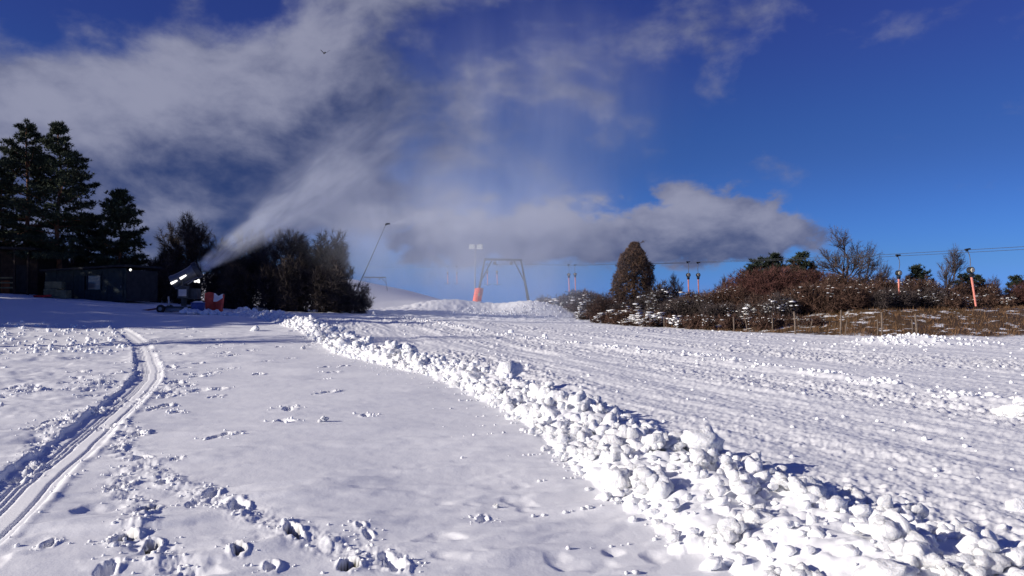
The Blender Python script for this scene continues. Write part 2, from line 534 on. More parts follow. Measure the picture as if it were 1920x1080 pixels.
# ------------------------------------------------------------------ materials
def mat(name, col, rough=0.7, var=0.25, scale=6.0, bump=0.0, bscale=30.0, metal=0.0, spec=0.3, emit=None, trans=0.0):
    m = bpy.data.materials.new(name)
    m.use_nodes = True
    nt = NT(m.node_tree)
    bs = m.node_tree.nodes['Principled BSDF']
    tc = nt.node('ShaderNodeTexCoord').outputs['Object']
    n = nt.noise(tc, scale, 5, 0.6)
    c = nt.mix(nt.smooth(n, 0.3, 0.7), tuple(x * (1 - var) for x in col) + (1,), tuple(min(1, x * (1 + var)) for x in col) + (1,))
    nt.l.new(c, bs.inputs['Base Color'])
    bs.inputs['Roughness'].default_value = rough
    bs.inputs['Metallic'].default_value = metal
    bs.inputs['Specular IOR Level'].default_value = spec
    if bump:
        bn = nt.node('ShaderNodeBump')
        bn.inputs['Strength'].default_value = bump
        bn.inputs['Distance'].default_value = 0.02
        nt.l.new(nt.noise(tc, bscale, 4, 0.6), bn.inputs['Height'])
        nt.l.new(bn.outputs[0], bs.inputs['Normal'])
    if emit:
        bs.inputs['Emission Color'].default_value = emit[0] + (1,)
        bs.inputs['Emission Strength'].default_value = emit[1]
    return m


def snow_shader(nt, bs, tc, fine=55.0, dist=0.006):
    n = nt.noise(tc, 3.0, 4, 0.6)
    c = nt.mix(n, (0.83, 0.85, 0.89, 1), (0.90, 0.905, 0.92, 1))
    bn = nt.node('ShaderNodeBump')
    bn.inputs['Strength'].default_value = 0.55
    bn.inputs['Distance'].default_value = dist
    nt.l.new(nt.noise(tc, fine, 5, 0.65), bn.inputs['Height'])
    nt.l.new(bn.outputs[0], bs.inputs['Normal'])
    bs.inputs['Roughness'].default_value = 0.62
    bs.inputs['Subsurface Weight'].default_value = 0.6 if fine < 20 else 0.0
    bs.inputs['Subsurface Radius'].default_value = (1.0, 0.95, 0.9)
    bs.inputs['Subsurface Scale'].default_value = 0.022
    bs.inputs['Specular IOR Level'].default_value = 0.25
    return c


M = {}
M['snow'] = bpy.data.materials.new('packed_snow')
M['snow'].use_nodes = True
_nt = NT(M['snow'].node_tree)
_bs = M['snow'].node_tree.nodes['Principled BSDF']
_nt.l.new(snow_shader(_nt, _bs, _nt.node('ShaderNodeTexCoord').outputs['Object'], 5.0, 0.10), _bs.inputs['Base Color'])

M['ground'] = bpy.data.materials.new('snow_ground')
M['ground'].use_nodes = True
_nt = NT(M['ground'].node_tree)
_bs = M['ground'].node_tree.nodes['Principled BSDF']
_tc = _nt.node('ShaderNodeTexCoord').outputs['Object']
_c = snow_shader(_nt, _bs, _tc, 38.0, 0.005)
_at = _nt.node('ShaderNodeVertexColor', layer_name='cover')
_sep = _nt.node('ShaderNodeSeparateColor')
_nt.l.new(_at.outputs['Color'], _sep.inputs[0])
_gn = _nt.noise(_tc, 1.2, 5, 0.62)
_gm = _nt.noise(_tc, 9.0, 4, 0.6)
_grass = _nt.mix(_gn, (0.045, 0.028, 0.014, 1), (0.17, 0.105, 0.05, 1))
_grass = _nt.mix(_nt.smooth(_gm, 0.35, 0.65), _grass, (0.09, 0.055, 0.028, 1))
_patch = _nt.smooth(_nt.noise(_nt.mapping(_tc, scale=(0.7, 1.0, 1.0)), 1.5, 6, 0.68), 0.555, 0.585)   # snow left lying on the bank
_bk = _nt.m('MULTIPLY', _sep.outputs[0], _nt.m('SUBTRACT', 1.0, _patch))
_c = _nt.mix(_bk, _c, _grass)
_turf = _nt.mix(_nt.noise(_tc, 60, 3, 0.6), (0.012, 0.012, 0.006, 1), (0.05, 0.045, 0.02, 1))
_c = _nt.mix(_sep.outputs[1], _c, _turf)
_nt.l.new(_c, _bs.inputs['Base Color'])

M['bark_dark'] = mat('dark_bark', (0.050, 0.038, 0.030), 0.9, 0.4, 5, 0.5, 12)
M['bark_pine'] = mat('pine_bark', (0.16, 0.075, 0.045), 0.9, 0.4, 3, 0.5, 10)
M['needle'] = mat('pine_needles', (0.035, 0.050, 0.030), 0.7, 0.45, 1.3)
M['needle_bank'] = mat('green_needles', (0.030, 0.042, 0.026), 0.7, 0.45, 1.3)  # slightly darker needles of the small pines on the bank
M['twig_grey'] = mat('grey_twigs', (0.075, 0.058, 0.055), 0.9, 0.4, 1.5)
M['twig_brown'] = mat('brown_twigs', (0.095, 0.054, 0.040), 0.9, 0.45, 1.2)
M['twig_red'] = mat('reddish_twigs', (0.105, 0.046, 0.040), 0.9, 0.4, 1.2)
M['twig_olive'] = mat('dry_climber', (0.19, 0.115, 0.070), 0.9, 0.4, 0.9)
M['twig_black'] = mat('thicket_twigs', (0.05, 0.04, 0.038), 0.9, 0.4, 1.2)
M['dry_grass'] = mat('dry_grass', (0.15, 0.085, 0.045), 0.9, 0.45, 0.8)
M['wood_post'] = mat('weathered_post', (0.15, 0.115, 0.09), 0.9, 0.35, 6, 0.4, 20)
M['steel'] = mat('galvanised_steel', (0.20, 0.215, 0.24), 0.5, 0.2, 4, 0.0, 1, 0.6)
M['steel_dark'] = mat('dark_steel', (0.035, 0.037, 0.042), 0.55, 0.3, 5, 0.0, 1, 0.4)
M['tower'] = mat('green_grey_paint', (0.05, 0.065, 0.075), 0.55, 0.2, 3)
M['coral'] = mat('faded_coral_plastic', (0.72, 0.26, 0.20), 0.5, 0.12, 3)
M['cream'] = mat('cream_plastic', (0.66, 0.60, 0.46), 0.5, 0.1, 6)
M['tbar_green'] = mat('dark_green_plastic', (0.04, 0.085, 0.07), 0.5, 0.2, 6)
M['pad'] = mat('orange_padding', (0.80, 0.14, 0.055), 0.6, 0.15, 2.5)
M['pad_mark'] = mat('yellow_patch', (0.75, 0.60, 0.30), 0.6, 0.1, 6)
M['gun_grey'] = mat('gun_housing', (0.15, 0.155, 0.16), 0.28, 0.2, 3, 0.0, 1, 0.5, 0.5)
M['gun_dark'] = mat('gun_frame', (0.045, 0.05, 0.06), 0.5, 0.3, 5, 0.0, 1, 0.3)
M['panel'] = mat('control_panel', (0.42, 0.42, 0.44), 0.5, 0.1, 6)
M['tarp_red'] = mat('red_tarpaulin', (0.55, 0.075, 0.05), 0.6, 0.25, 2.5, 0.4, 6)
M['blue_plastic'] = mat('blue_plastic', (0.045, 0.075, 0.25), 0.45, 0.2, 4)
M['rubber'] = mat('black_rubber', (0.02, 0.02, 0.02), 0.8, 0.3, 6)
M['rust'] = mat('red_drawbar', (0.20, 0.05, 0.035), 0.6, 0.3, 6)
M['lamp_and_glint_glow'] = mat('lamp_and_glint_glow', (0.9, 0.9, 0.88), 0.3, 0.05, 4, emit=((1.0, 0.97, 0.88), 1.5))  # lit lamp glass; also the added glow that imitates sun glints on the gun
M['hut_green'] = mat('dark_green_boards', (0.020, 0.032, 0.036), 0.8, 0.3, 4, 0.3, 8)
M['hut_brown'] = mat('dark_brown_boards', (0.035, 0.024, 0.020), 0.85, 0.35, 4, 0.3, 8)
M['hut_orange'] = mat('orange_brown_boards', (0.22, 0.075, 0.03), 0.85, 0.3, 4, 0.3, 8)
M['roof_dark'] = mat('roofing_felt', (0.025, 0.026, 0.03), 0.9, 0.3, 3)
M['glass_grey'] = mat('window_pane', (0.07, 0.08, 0.10), 0.15, 0.1, 2, spec=0.5)
M['crate'] = mat('olive_crate', (0.17, 0.165, 0.10), 0.8, 0.3, 3, 0.3, 8)
M['red_thing'] = mat('red_plastic', (0.50, 0.04, 0.035), 0.5, 0.2, 4)
M['flood_white'] = mat('floodlight_white', (0.70, 0.74, 0.66), 0.4, 0.08, 5)
M['feather'] = mat('black_feathers', (0.02, 0.02, 0.025), 0.7, 0.3, 8)
M['cable'] = mat('steel_rope', (0.05, 0.055, 0.065), 0.6, 0.2, 5)


# ------------------------------------------------------------------ mesh building
class MB:
    def __init__(self):
        self.v = []; self.f = []; self.n = 0

    def add(self, verts, faces):
        b = self.n
        self.v.extend(tuple(p) for p in verts)
        self.f.extend(tuple(i + b for i in q) for q in faces)
        self.n += len(verts)
        return self

    def box(self, c, size, rot=None, taper=1.0, bev=0.0):
        sx, sy, sz = (s * .5 for s in size)
        P = []
        for z in (-1, 1):
            t = taper if z > 0 else 1
            for x, y in ((-1, -1), (1, -1), (1, 1), (-1, 1)):
                P.append(Vector((x * sx * t, y * sy * t, z * sz)))
        if rot is not None:
            P = [rot @ p for p in P]
        c = Vector(c)
        return self.add([p + c for p in P], [(3, 2, 1, 0), (4, 5, 6, 7), (0, 1, 5, 4), (1, 2, 6, 5), (2, 3, 7, 6), (3, 0, 4, 7)])

    def tube(self, pts, rads, sides=6, cap=True):
        pts = [Vector(p) for p in pts]
        if not isinstance(rads, (list, tuple)):
            rads = [rads] * len(pts)
        V = []; Fc = []
        up = Vector((0, 0, 1))
        for i, p in enumerate(pts):
            t = (pts[min(i + 1, len(pts) - 1)] - pts[max(i - 1, 0)])
            t = t.normalized() if t.length > 1e-9 else Vector((0, 0, 1))
            a = t.cross(up if abs(t.z) < .95 else Vector((1, 0, 0))).normalized()
            b = t.cross(a)
            for k in range(sides):
                q = 2 * math.pi * k / sides
                V.append(p + a * (math.cos(q) * rads[i]) + b * (math.sin(q) * rads[i]))
        for i in range(len(pts) - 1):
            for k in range(sides):
                Fc.append((i * sides + k, i * sides + (k + 1) % sides, (i + 1) * sides + (k + 1) % sides, (i + 1) * sides + k))
        if cap:
            Fc.append(tuple(range(sides))[::-1])
            Fc.append(tuple((len(pts) - 1) * sides + k for k in range(sides)))
        return self.add(V, Fc)

    def sheet(self, grid):
        """grid of points (rows of equal length) as a quad sheet"""
        w = len(grid[0]); V = [p for r in grid for p in r]
        return self.add(V, [(i * w + j, i * w + j + 1, (i + 1) * w + j + 1, (i + 1) * w + j) for i in range(len(grid) - 1) for j in range(w - 1)])

    def build(self, name, m, parent=None, smooth=False, loc=None):
        me = bpy.data.meshes.new(name)
        me.from_pydata(self.v, [], self.f)
        me.update()
        if smooth:
            me.polygons.foreach_set('use_smooth', [True] * len(me.polygons))
        return put(name, me, m, parent, loc)


def put(name, me, m, parent=None, loc=None):
    if m is not None and not me.materials:
        me.materials.append(m)
    o = bpy.data.objects.new(name, me)
    COL.objects.link(o)
    if parent is not None:
        o.parent = parent
    if loc is not None:
        o.location = loc
    return o


def np_mesh(name, V, Fq, smooth=False):
    """mesh from numpy arrays: V (n,3), Fq (m,k) with k = 3 or 4"""
    me = bpy.data.meshes.new(name)
    V = np.ascontiguousarray(V, dtype=np.float32); Fq = np.ascontiguousarray(Fq, dtype=np.int32)
    me.vertices.add(len(V)); me.vertices.foreach_set('co', V.ravel())
    k = Fq.shape[1]
    me.loops.add(Fq.size); me.loops.foreach_set('vertex_index', Fq.ravel())
    me.polygons.add(len(Fq)); me.polygons.foreach_set('loop_start', np.arange(0, Fq.size, k, dtype=np.int32))
    if smooth:
        me.polygons.foreach_set('use_smooth', np.ones(len(Fq), dtype=bool))
    me.update(calc_edges=True)
    me.validate()
    return me


def tag(o, label, cat, group=None, kind=None):
    if label:
        o['label'] = label
    if cat:
        o['category'] = cat
    if group:
        o['group'] = group
    if kind:
        o['kind'] = kind
    return o


def thing(name, loc, label, cat, group=None, rz=0.0, scale=1.0):
    o = bpy.data.objects.new(name, None)
    o.empty_display_size = 0.2
    COL.objects.link(o)
    o.location = loc
    o.rotation_euler = (0, 0, rz)
    o.scale = (scale, scale, scale) if not isinstance(scale, (tuple, list)) else scale
    return tag(o, label, cat, group)


def copy_tree(o, parent=None):
    c = o.copy()
    COL.objects.link(c)
    c.parent = parent
    for ch in list(o.children):
        copy_tree(ch, c)
    return c


# ------------------------------------------------------------------ ground: one sheet, fine where the camera looks, out to the horizon
def angles():
    fine = np.linspace(-39, 39, 1000)
    rest = np.linspace(39, 321, 120)[1:-1]
    return np.radians(np.concatenate([fine, rest]))


TH = angles()
RAD = np.concatenate([[0.02, 0.6, 1.2, 1.8, 2.3], np.geomspace(2.6, 42, 560), np.geomspace(42.6, 140, 110), np.geomspace(146, 600, 22), [900, 1600, 3000, 6000, 12000]])
TT, RR = np.meshgrid(TH, RAD)
GX = (np.sin(TT) * RR); GY = (np.cos(TT) * RR)
gzv, gbank, gsoil = land(GX.ravel(), GY.ravel())
nc, nr = len(TH), len(RAD)
idx = np.arange(nc * nr).reshape(nr, nc)
nxt = np.roll(idx, -1, axis=1)
quads = np.stack([idx[:-1], idx[1:], nxt[1:], nxt[:-1]], axis=-1).reshape(-1, 4)
me = np_mesh('snow_ground', np.stack([GX.ravel(), GY.ravel(), gzv], axis=1), quads, True)
ca = me.color_attributes.new('cover', 'FLOAT_COLOR', 'POINT')
cols = np.ones((nc * nr, 4), dtype=np.float32)
cols[:, 0] = gbank; cols[:, 1] = gsoil; cols[:, 2] = 0
ca.data.foreach_set('color', cols.ravel())
ground = put('snow_ground', me, M['ground'])
tag(ground, None, None, kind='structure')


def land_z(x, y):
    z, _, _ = land(np.array([float(x)]), np.array([float(y)]))
    return float(z[0])


def land_zs(X, Y):
    return land(np.asarray(X, float), np.asarray(Y, float))[0]


# ------------------------------------------------------------------ snow clods
from mathutils import noise as mnoise


def ico(sub):
    import bmesh
    bm = bmesh.new()
    bmesh.ops.create_icosphere(bm, subdivisions=sub, radius=1)
    bm.verts.ensure_lookup_table()
    V = np.array([v.co[:] for v in bm.verts]); Fc = np.array([[v.index for v in f.verts] for f in bm.faces])
    bm.free()
    return V, Fc


ICO = {s: ico(s) for s in (1, 2, 3)}


def clod_verts(sub, seed, rough=1.0):
    """a lumpy lump of packed snow: billowed unit ball, flat-ish underneath, a few broken faces"""
    r = np.random.default_rng(seed)
    V, Fc = ICO[sub]
    V = V.copy()
    disp = np.zeros(len(V))
    for _ in range(16 if sub > 1 else 7):                # billows
        c = r.normal(size=3); c /= np.linalg.norm(c)
        wdt = r.uniform(0.35, 0.75)
        d2 = ((V - c) ** 2).sum(1)
        disp += r.uniform(0.05, 0.26) * rough * np.clip(1 - d2 / wdt ** 2, 0, 1) ** 0.6
    V *= (0.78 + disp)[:, None]
    for _ in range(9 if sub > 1 else 4):                                    # broken faces
        n = r.normal(size=3); n /= np.linalg.norm(n)
        lim = r.uniform(0.5, 0.9)
        over = np.clip(V @ n - lim, 0, None)
        V -= over[:, None] * n * 0.85
    if sub > 1:                                           # crumbly relief
        o = r.uniform(-50, 50, 3)
        N = np.array([mnoise.noise(Vector(p * 1.9 + o)) * .30 + mnoise.noise(Vector(p * 4.3 + o)) * .16 + mnoise.noise(Vector(p * 9.0 + o)) * .07 for p in V])
        V *= (1 + N * rough)[:, None]
    V += r.normal(size=V.shape) * (0.012 if sub == 3 else 0.03) * rough
    V *= np.array([r.uniform(0.85, 1.2), r.uniform(0.8, 1.1), r.uniform(0.75, 1.05)])
    return V, Fc


def cluster_verts(seed, sub=2):
    """several lumps frozen into one clump"""
    r = np.random.default_rng(seed)
    Vs = []; Fs = []; n = 0
    for i in range(r.integers(6, 10)):
        V, Fc = clod_verts(sub if i else 3, seed * 13 + i)
        s = 0.72 if i == 0 else r.uniform(.28, .55)
        d = r.normal(size=3) * np.array([1, 1, .7]); d /= np.linalg.norm(d)
        V = V * s + d * (0 if i == 0 else r.uniform(.45, .72))
        Vs.append(V); Fs.append(Fc + n); n += len(V)
    return np.concatenate(Vs), np.concatenate(Fs)


CLODS = []
for s in range(16):
    V, Fc = cluster_verts(100 + s) if s % 4 else clod_verts(3, 100 + s)
    m_ = np_mesh('snow_clod', V, Fc, False)
    m_.materials.append(M['snow'])
    CLODS.append(m_)


def cloud_of_clods(name, X, Y, Z, S, seed, subs, label=None, parent=None):
    r = np.random.default_rng(seed)
    lib = {s: [clod_verts(s, 500 + s * 50 + i) for i in range(8)] for s in set(subs)}
    Vs = []; Fs = []; n = 0
    for x, y, z, s, sb in zip(X, Y, Z, S, subs):
        V, Fc = lib[sb][r.integers(8)]
        a = r.uniform(0, 6.28); c, sn = math.cos(a), math.sin(a)
        P = V * s * np.array([r.uniform(.8, 1.25), r.uniform(.8, 1.25), r.uniform(.7, 1.1)])
        if r.random() < .5:
            P = P[:, [1, 0, 2]] * np.array([1, -1, 1])
        P = np.stack([P[:, 0] * c - P[:, 1] * sn + x, P[:, 0] * sn + P[:, 1] * c + y, P[:, 2] + z], 1)
        Vs.append(P); Fs.append(Fc + n); n += len(P)
    me = np_mesh(name, np.concatenate(Vs), np.concatenate(Fs), False)
    o = put(name, me, M['snow'], parent)
    o['kind'] = 'stuff'
    return o


# positions along the berm
def berm_points(n, lo, hi, power, wmul, seed):
    r = np.random.default_rng(seed)
    seg = np.diff(BERM, axis=0); ln = np.hypot(seg[:, 0], seg[:, 1]); cum = np.concatenate([[0], np.cumsum(ln)])
    t = lo + (hi - lo) * r.random(n) ** power
    i = np.clip(np.searchsorted(cum, t) - 1, 0, len(ln) - 1)
    f = (t - cum[i]) / ln[i]
    p = BERM[i] + seg[i] * f[:, None]
    nrm = np.stack([seg[i][:, 1], -seg[i][:, 0]], 1) / ln[i][:, None]
    u = r.uniform(-1.05, 1.0, n) * wmul
    w = berm_w(t)
    q = p + nrm * (u * w)[:, None]
    return q[:, 0], q[:, 1], u, t


BL = float(np.hypot(*np.diff(BERM, axis=0).T).sum())
berm = thing('snow_berm', (0.4, 12.4, gz(0.4, 12.4)), 'long ploughed berm of broken snow clods beside the churned piste', 'snow berm')
bx, by, bu, bt = berm_points(300, 1.5, BL * 0.86, 2.3, 1.0, 5)
dist = np.hypot(bx, by)
bs_ = rng.uniform(0.10, 0.215, 300) * (1 + 0.55 * sstep(12, 30, dist)) * (1 - 0.30 * np.abs(bu))
big = rng.random(300) < 0.10
bs_[big] *= rng.uniform(1.2, 1.5, big.sum())
bs_ = np.minimum(bs_, 0.11 + 0.0125 * dist)
bz = land_zs(bx, by)
for i in range(300):
    o = put('snow_clod', CLODS[i % len(CLODS)], None, berm)
    o.location = Vector((bx[i], by[i], bz[i] + bs_[i] * random.uniform(0.0, 0.5))) - berm.location
    o.rotation_euler = (random.uniform(-.6, .6), random.uniform(-.6, .6), random.uniform(0, 6.28))
    o.scale = (bs_[i] * random.uniform(.85, 1.25), bs_[i] * random.uniform(.85, 1.2), bs_[i] * random.uniform(.75, 1.1))
# the special big block half way along
for (px, py, s) in ((725, 672, .42), (760, 668, .34), (1000, 785, .20), (1010, 760, .19), (945, 722, .20)):
    p = ground_pix(px, py)
    o = put('snow_clod', CLODS[int(px) % len(CLODS)], None, berm)
    o.location = Vector((p.x, p.y, gz(p.x, p.y) + s * .5)) - berm.location
    o.rotation_euler = (0.2, 0.1, px)
    o.scale = (s * 1.15, s, s * .85)
# smaller rubble of the berm
sx, sy, su, st = berm_points(3600, 1.2, BL, 1.6, 1.15, 6)
sd = np.hypot(sx, sy)
ss = (0.018 + 0.075 * rng.random(3600) ** 1.8) * (1 + 1.1 * sstep(10, 35, sd)) * (1 - 0.3 * np.abs(su))
sz = land_zs(sx, sy)
cloud_of_clods('snow_rubble', sx, sy, sz + ss * rng.uniform(-.1, .9, 3600), ss, 9, [2 if (d < 11 and s > .03) else 1 for d, s in zip(sd, ss)], None, berm).location = -berm.location

# crumbs that rolled onto the smooth field, scuffed-up crumbs by the footprints, and crumbs over the churned piste
cx_, cy_, cs_ = [], [], []
ex, ey, eu, et = berm_points(420, 2, BL * .8, 1.6, 1.0, 15)
seg = np.diff(BERM, axis=0); ln = np.hypot(seg[:, 0], seg[:, 1]); cum = np.concatenate([[0], np.cumsum(ln)])
ei = np.clip(np.searchsorted(cum, et) - 1, 0, len(ln) - 1)
off = berm_w(et) * (1.0 + rng.exponential(0.45, 420))
cx_ += list(BERM[ei, 0] - seg[ei, 1] / ln[ei] * off); cy_ += list(BERM[ei, 1] + seg[ei, 0] / ln[ei] * off); cs_ += list(rng.uniform(.008, .028, 420))
for fx, fy, L, Wd, ang, dep, dark in FOOT:
    for _ in range(9 if fy < 12 else 5):
        a = random.uniform(0, 6.28); q = random.uniform(.45, 1.1) * L * (.6 if fy < 9 else .75)
        cx_.append(fx + math.cos(a) * q); cy_.append(fy + math.sin(a) * q); cs_.append(random.uniform(.005, .016) * (1.0 if fy < 9 else 2.2))
for _ in range(400):                             # churned piste
    yy = 4 + 40 * random.random() ** 1.25; xx = yy * random.uniform(-.25, .72)
    cx_.append(xx); cy_.append(yy); cs_.append(random.uniform(.010, .034) * (1 + .05 * yy) * (2.2 if random.random() < .04 else 1))
for _ in range(520):                              # on the lower windrow
    j = random.randrange(len(RIDGE)); p = RIDGE[j] + rng.normal(0, .32, 2)
    cx_.append(p[0]); cy_.append(p[1]); cs_.append(random.uniform(.03, .09))
for _ in range(420):                              # on the heap by the fence and the piles
    if random.random() < .4:
        cx_.append(random.gauss(15.9, 1.5)); cy_.append(random.gauss(30.6, .6)); cs_.append(random.uniform(.03, .11))
    else:
        cx_.append(random.gauss(0.6, 2.8)); cy_.append(random.gauss(77, 2.8)); cs_.append(random.uniform(.05, .18))
for tp_, wd, am in TRAILS:                        # along the trodden trails
    for _ in range(110):
        p = tp_[random.randrange(len(tp_))] + rng.normal(0, wd * .7, 2)
        cx_.append(p[0]); cy_.append(p[1]); cs_.append(random.uniform(.006, .026))
for _ in range(420):                              # broken edges of the scooter track
    j = random.randrange(len(TRACK) - 1); sd_ = TRACK[j + 1] - TRACK[j]; nn_ = np.array([sd_[1], -sd_[0]]) / max(1e-6, math.hypot(*sd_))
    p = TRACK[j] + sd_ * random.random() + nn_ * (random.choice((-.33, .33)) + random.gauss(0, .05))
    cx_.append(p[0]); cy_.append(p[1]); cs_.append(random.uniform(.006, .024))
for _ in range(240):                              # trampled edge of the left-hand field
    yy = random.uniform(24, 36); xx = -yy * random.uniform(.5, .72)
    cx_.append(xx); cy_.append(yy); cs_.append(random.uniform(.05, .13))
cx_, cy_, cs_ = np.array(cx_), np.array(cy_), np.array(cs_)
bl_, ba_ = along(BERM, cx_, cy_)
n_a = 420 + sum(9 if f[1] < 12 else 5 for f in FOOT)
keep = np.ones(len(cx_), bool)
keep[n_a:n_a + 400] = bl_[n_a:n_a + 400] > berm_w(ba_[n_a:n_a + 400]) * 0.8
keep &= ~((bank(cx_, cy_) < 0) & (cx_ > 5))
cx_, cy_, cs_ = cx_[keep], cy_[keep], cs_[keep]
cz_ = land_zs(cx_, cy_)
cr = cloud_of_clods('snow_crumbs', cx_, cy_, cz_ + cs_ * .25, cs_, 21, [2 if (s > .035 and y < 7) else 1 for s, y in zip(cs_, cy_)])
tag(cr, 'loose crumbs of snow scattered over field and piste', 'snow crumbs', kind='stuff')

# single lumps lying free on the smooth snow
LUMPS = [(1234, 985, .045, 'snow lump with a smaller one beside it, off the foot of the berm'), (1262, 980, .05, 'larger of the paired snow lumps off the foot of the berm'),
         (1905, 782, .27, 'large cream-white snow block standing alone on the churned piste'),
         (606, 795, .07, 'low snow lump alone in the middle of the smooth field'), (478, 622, .20, 'snow ball beyond the far end of the berm'),
         (702, 592, .24, 'snow block on the shaded flat before the lift track'), (568, 655, .11, 'small snow ball beside the berm bend'), (930, 948, .03, 'tiny snow nub on the wind-rippled crust')]
for k, (px, py, s, lab) in enumerate(LUMPS):
    p = ground_pix(px, py)
    o = put('snow_lump', CLODS[(k * 3) % len(CLODS)], None)
    o.location = (p.x, p.y, land_z(p.x, p.y) + s * .35)
    o.rotation_euler = (.2 * k, .1, k * 1.3)
    o.scale = (s * 1.1, s, s * .9)
    tag(o, lab, 'snow lump', 'loose snow lumps')


# ------------------------------------------------------------------ plants
def rot_about(v, axis, a):
    return Matrix.Rotation(a, 3, axis) @ v


def perp(v, r):
    q = Vector((r.gauss(0, 1), r.gauss(0, 1), r.gauss(0, 1)))
    return v.cross(q).normalized()


def spikes(C, Dr, K, length, width, seed, spread=0.9):
    """K thin triangles fanning out from every centre C, biased along Dr; returns numpy verts, tris"""
    r = np.random.default_rng(seed)
    C = np.repeat(np.asarray(C, float), K, 0); Dr = np.repeat(np.asarray(Dr, float), K, 0)
    n = len(C)
    d = Dr + r.normal(size=(n, 3)) * spread
    d /= np.linalg.norm(d, axis=1)[:, None] + 1e-9
    s = np.cross(d, r.normal(size=(n, 3))); s /= np.linalg.norm(s, axis=1)[:, None] + 1e-9
    L = length * r.uniform(.6, 1.3, n)[:, None]; w = width * r.uniform(.6, 1.3, n)[:, None]
    V = np.stack([C - s * w * .5, C + s * w * .5, C + d * L], 1).reshape(-1, 3)
    return V, np.arange(n * 3).reshape(-1, 3)


class Tri:
    def __init__(self):
        self.V = []; self.F = []; self.n = 0

    def add(self, V, Fc):
        if len(V):
            self.V.append(V); self.F.append(Fc + self.n); self.n += len(V)

    def mb(self, mb):
        Fc = [(q[0], q[i], q[i + 1]) for q in mb.f for i in range(1, len(q) - 1)]
        if Fc:
            self.add(np.array([tuple(p) for p in mb.v]), np.array(Fc))

    def mesh(self, name, m):
        me = np_mesh(name, np.concatenate(self.V), np.concatenate(self.F))
        me.materials.append(m)
        return me


def pine_meshes(seed, H, base, prof, droop, needle, K=11, nt=1.0, lean=0.0, whorl=0.42):
    """scots pine: trunk with limbs, crown of needle tufts. prof(t) = limb length at height share t of the crown"""
    r = random.Random(seed)
    tr = MB()
    tp = [Vector((0.12 * math.sin(i * .9 + seed) + lean * (i / 10) ** 2, 0.12 * math.cos(i * 1.1 + seed), H * i / 10)) for i in range(11)]
    tr.tube(tp, [H * .016 * (1 - i / 10.6) + .02 for i in range(11)], 8)
    C = []; Dn = []
    z = base
    while z < H * 0.985:
        t = (z - base) / (H - base)
        i = min(9, int(z / H * 10)); f = z / H * 10 - i
        o = tp[i].lerp(tp[i + 1], f)
        for kx in range(r.choice((3, 4, 5))):
            a = r.uniform(0, 6.283)
            L = prof(t) * r.uniform(.55, 1.15)
            if L < .15:
                continue
            rise_ = r.uniform(-.12, .18) + .55 * t - droop * (1 - t)
            d = Vector((math.cos(a), math.sin(a), rise_)).normalized()
            pts = [o + d * (L * q) + Vector((0, 0, .16 * L * q * q)) + Vector((r.gauss(0, .04), r.gauss(0, .04), r.gauss(0, .03))) * L * q for q in (0, .35, .7, 1)]
            tr.tube(pts, [max(.012, .03 * L * .5), .018 * L * .6 + .008, .01 * L + .005, .006], 4, False)
            n = int((5 + 7 * L) * nt)
            for _ in range(n):
                q = 1 - r.random() ** 1.6 * .72
                j = min(2, int(q * 3)); ff = q * 3 - j
                p = pts[j].lerp(pts[j + 1], min(1, ff))
                side = Vector((-d.y, d.x, 0)) * r.gauss(0, .20 * L * (.35 + .65 * (1 - abs(q - .6))))
                C.append(p + side + Vector((r.gauss(0, .12), r.gauss(0, .12), r.gauss(.04, .06))))
                Dn.append((d * .5 + side.normalized() * .5 if side.length > 1e-6 else d) + Vector((0, 0, .45)))
        z += whorl * r.uniform(.7, 1.2)
    top = tp[-1]
    for _ in range(14):
        C.append(top + Vector((r.gauss(0, .1), r.gauss(0, .1), r.uniform(-.5, .15)))); Dn.append(Vector((0, 0, 1)))
    V, Fc = spikes([c[:] for c in C], [d[:] for d in Dn], K, .26, .07, seed, .85)
    cr = Tri(); cr.add(V, Fc)
    tm = Tri(); tm.mb(tr)
    return tm.mesh('trunk', M['bark_pine']), cr.mesh('crown', needle)


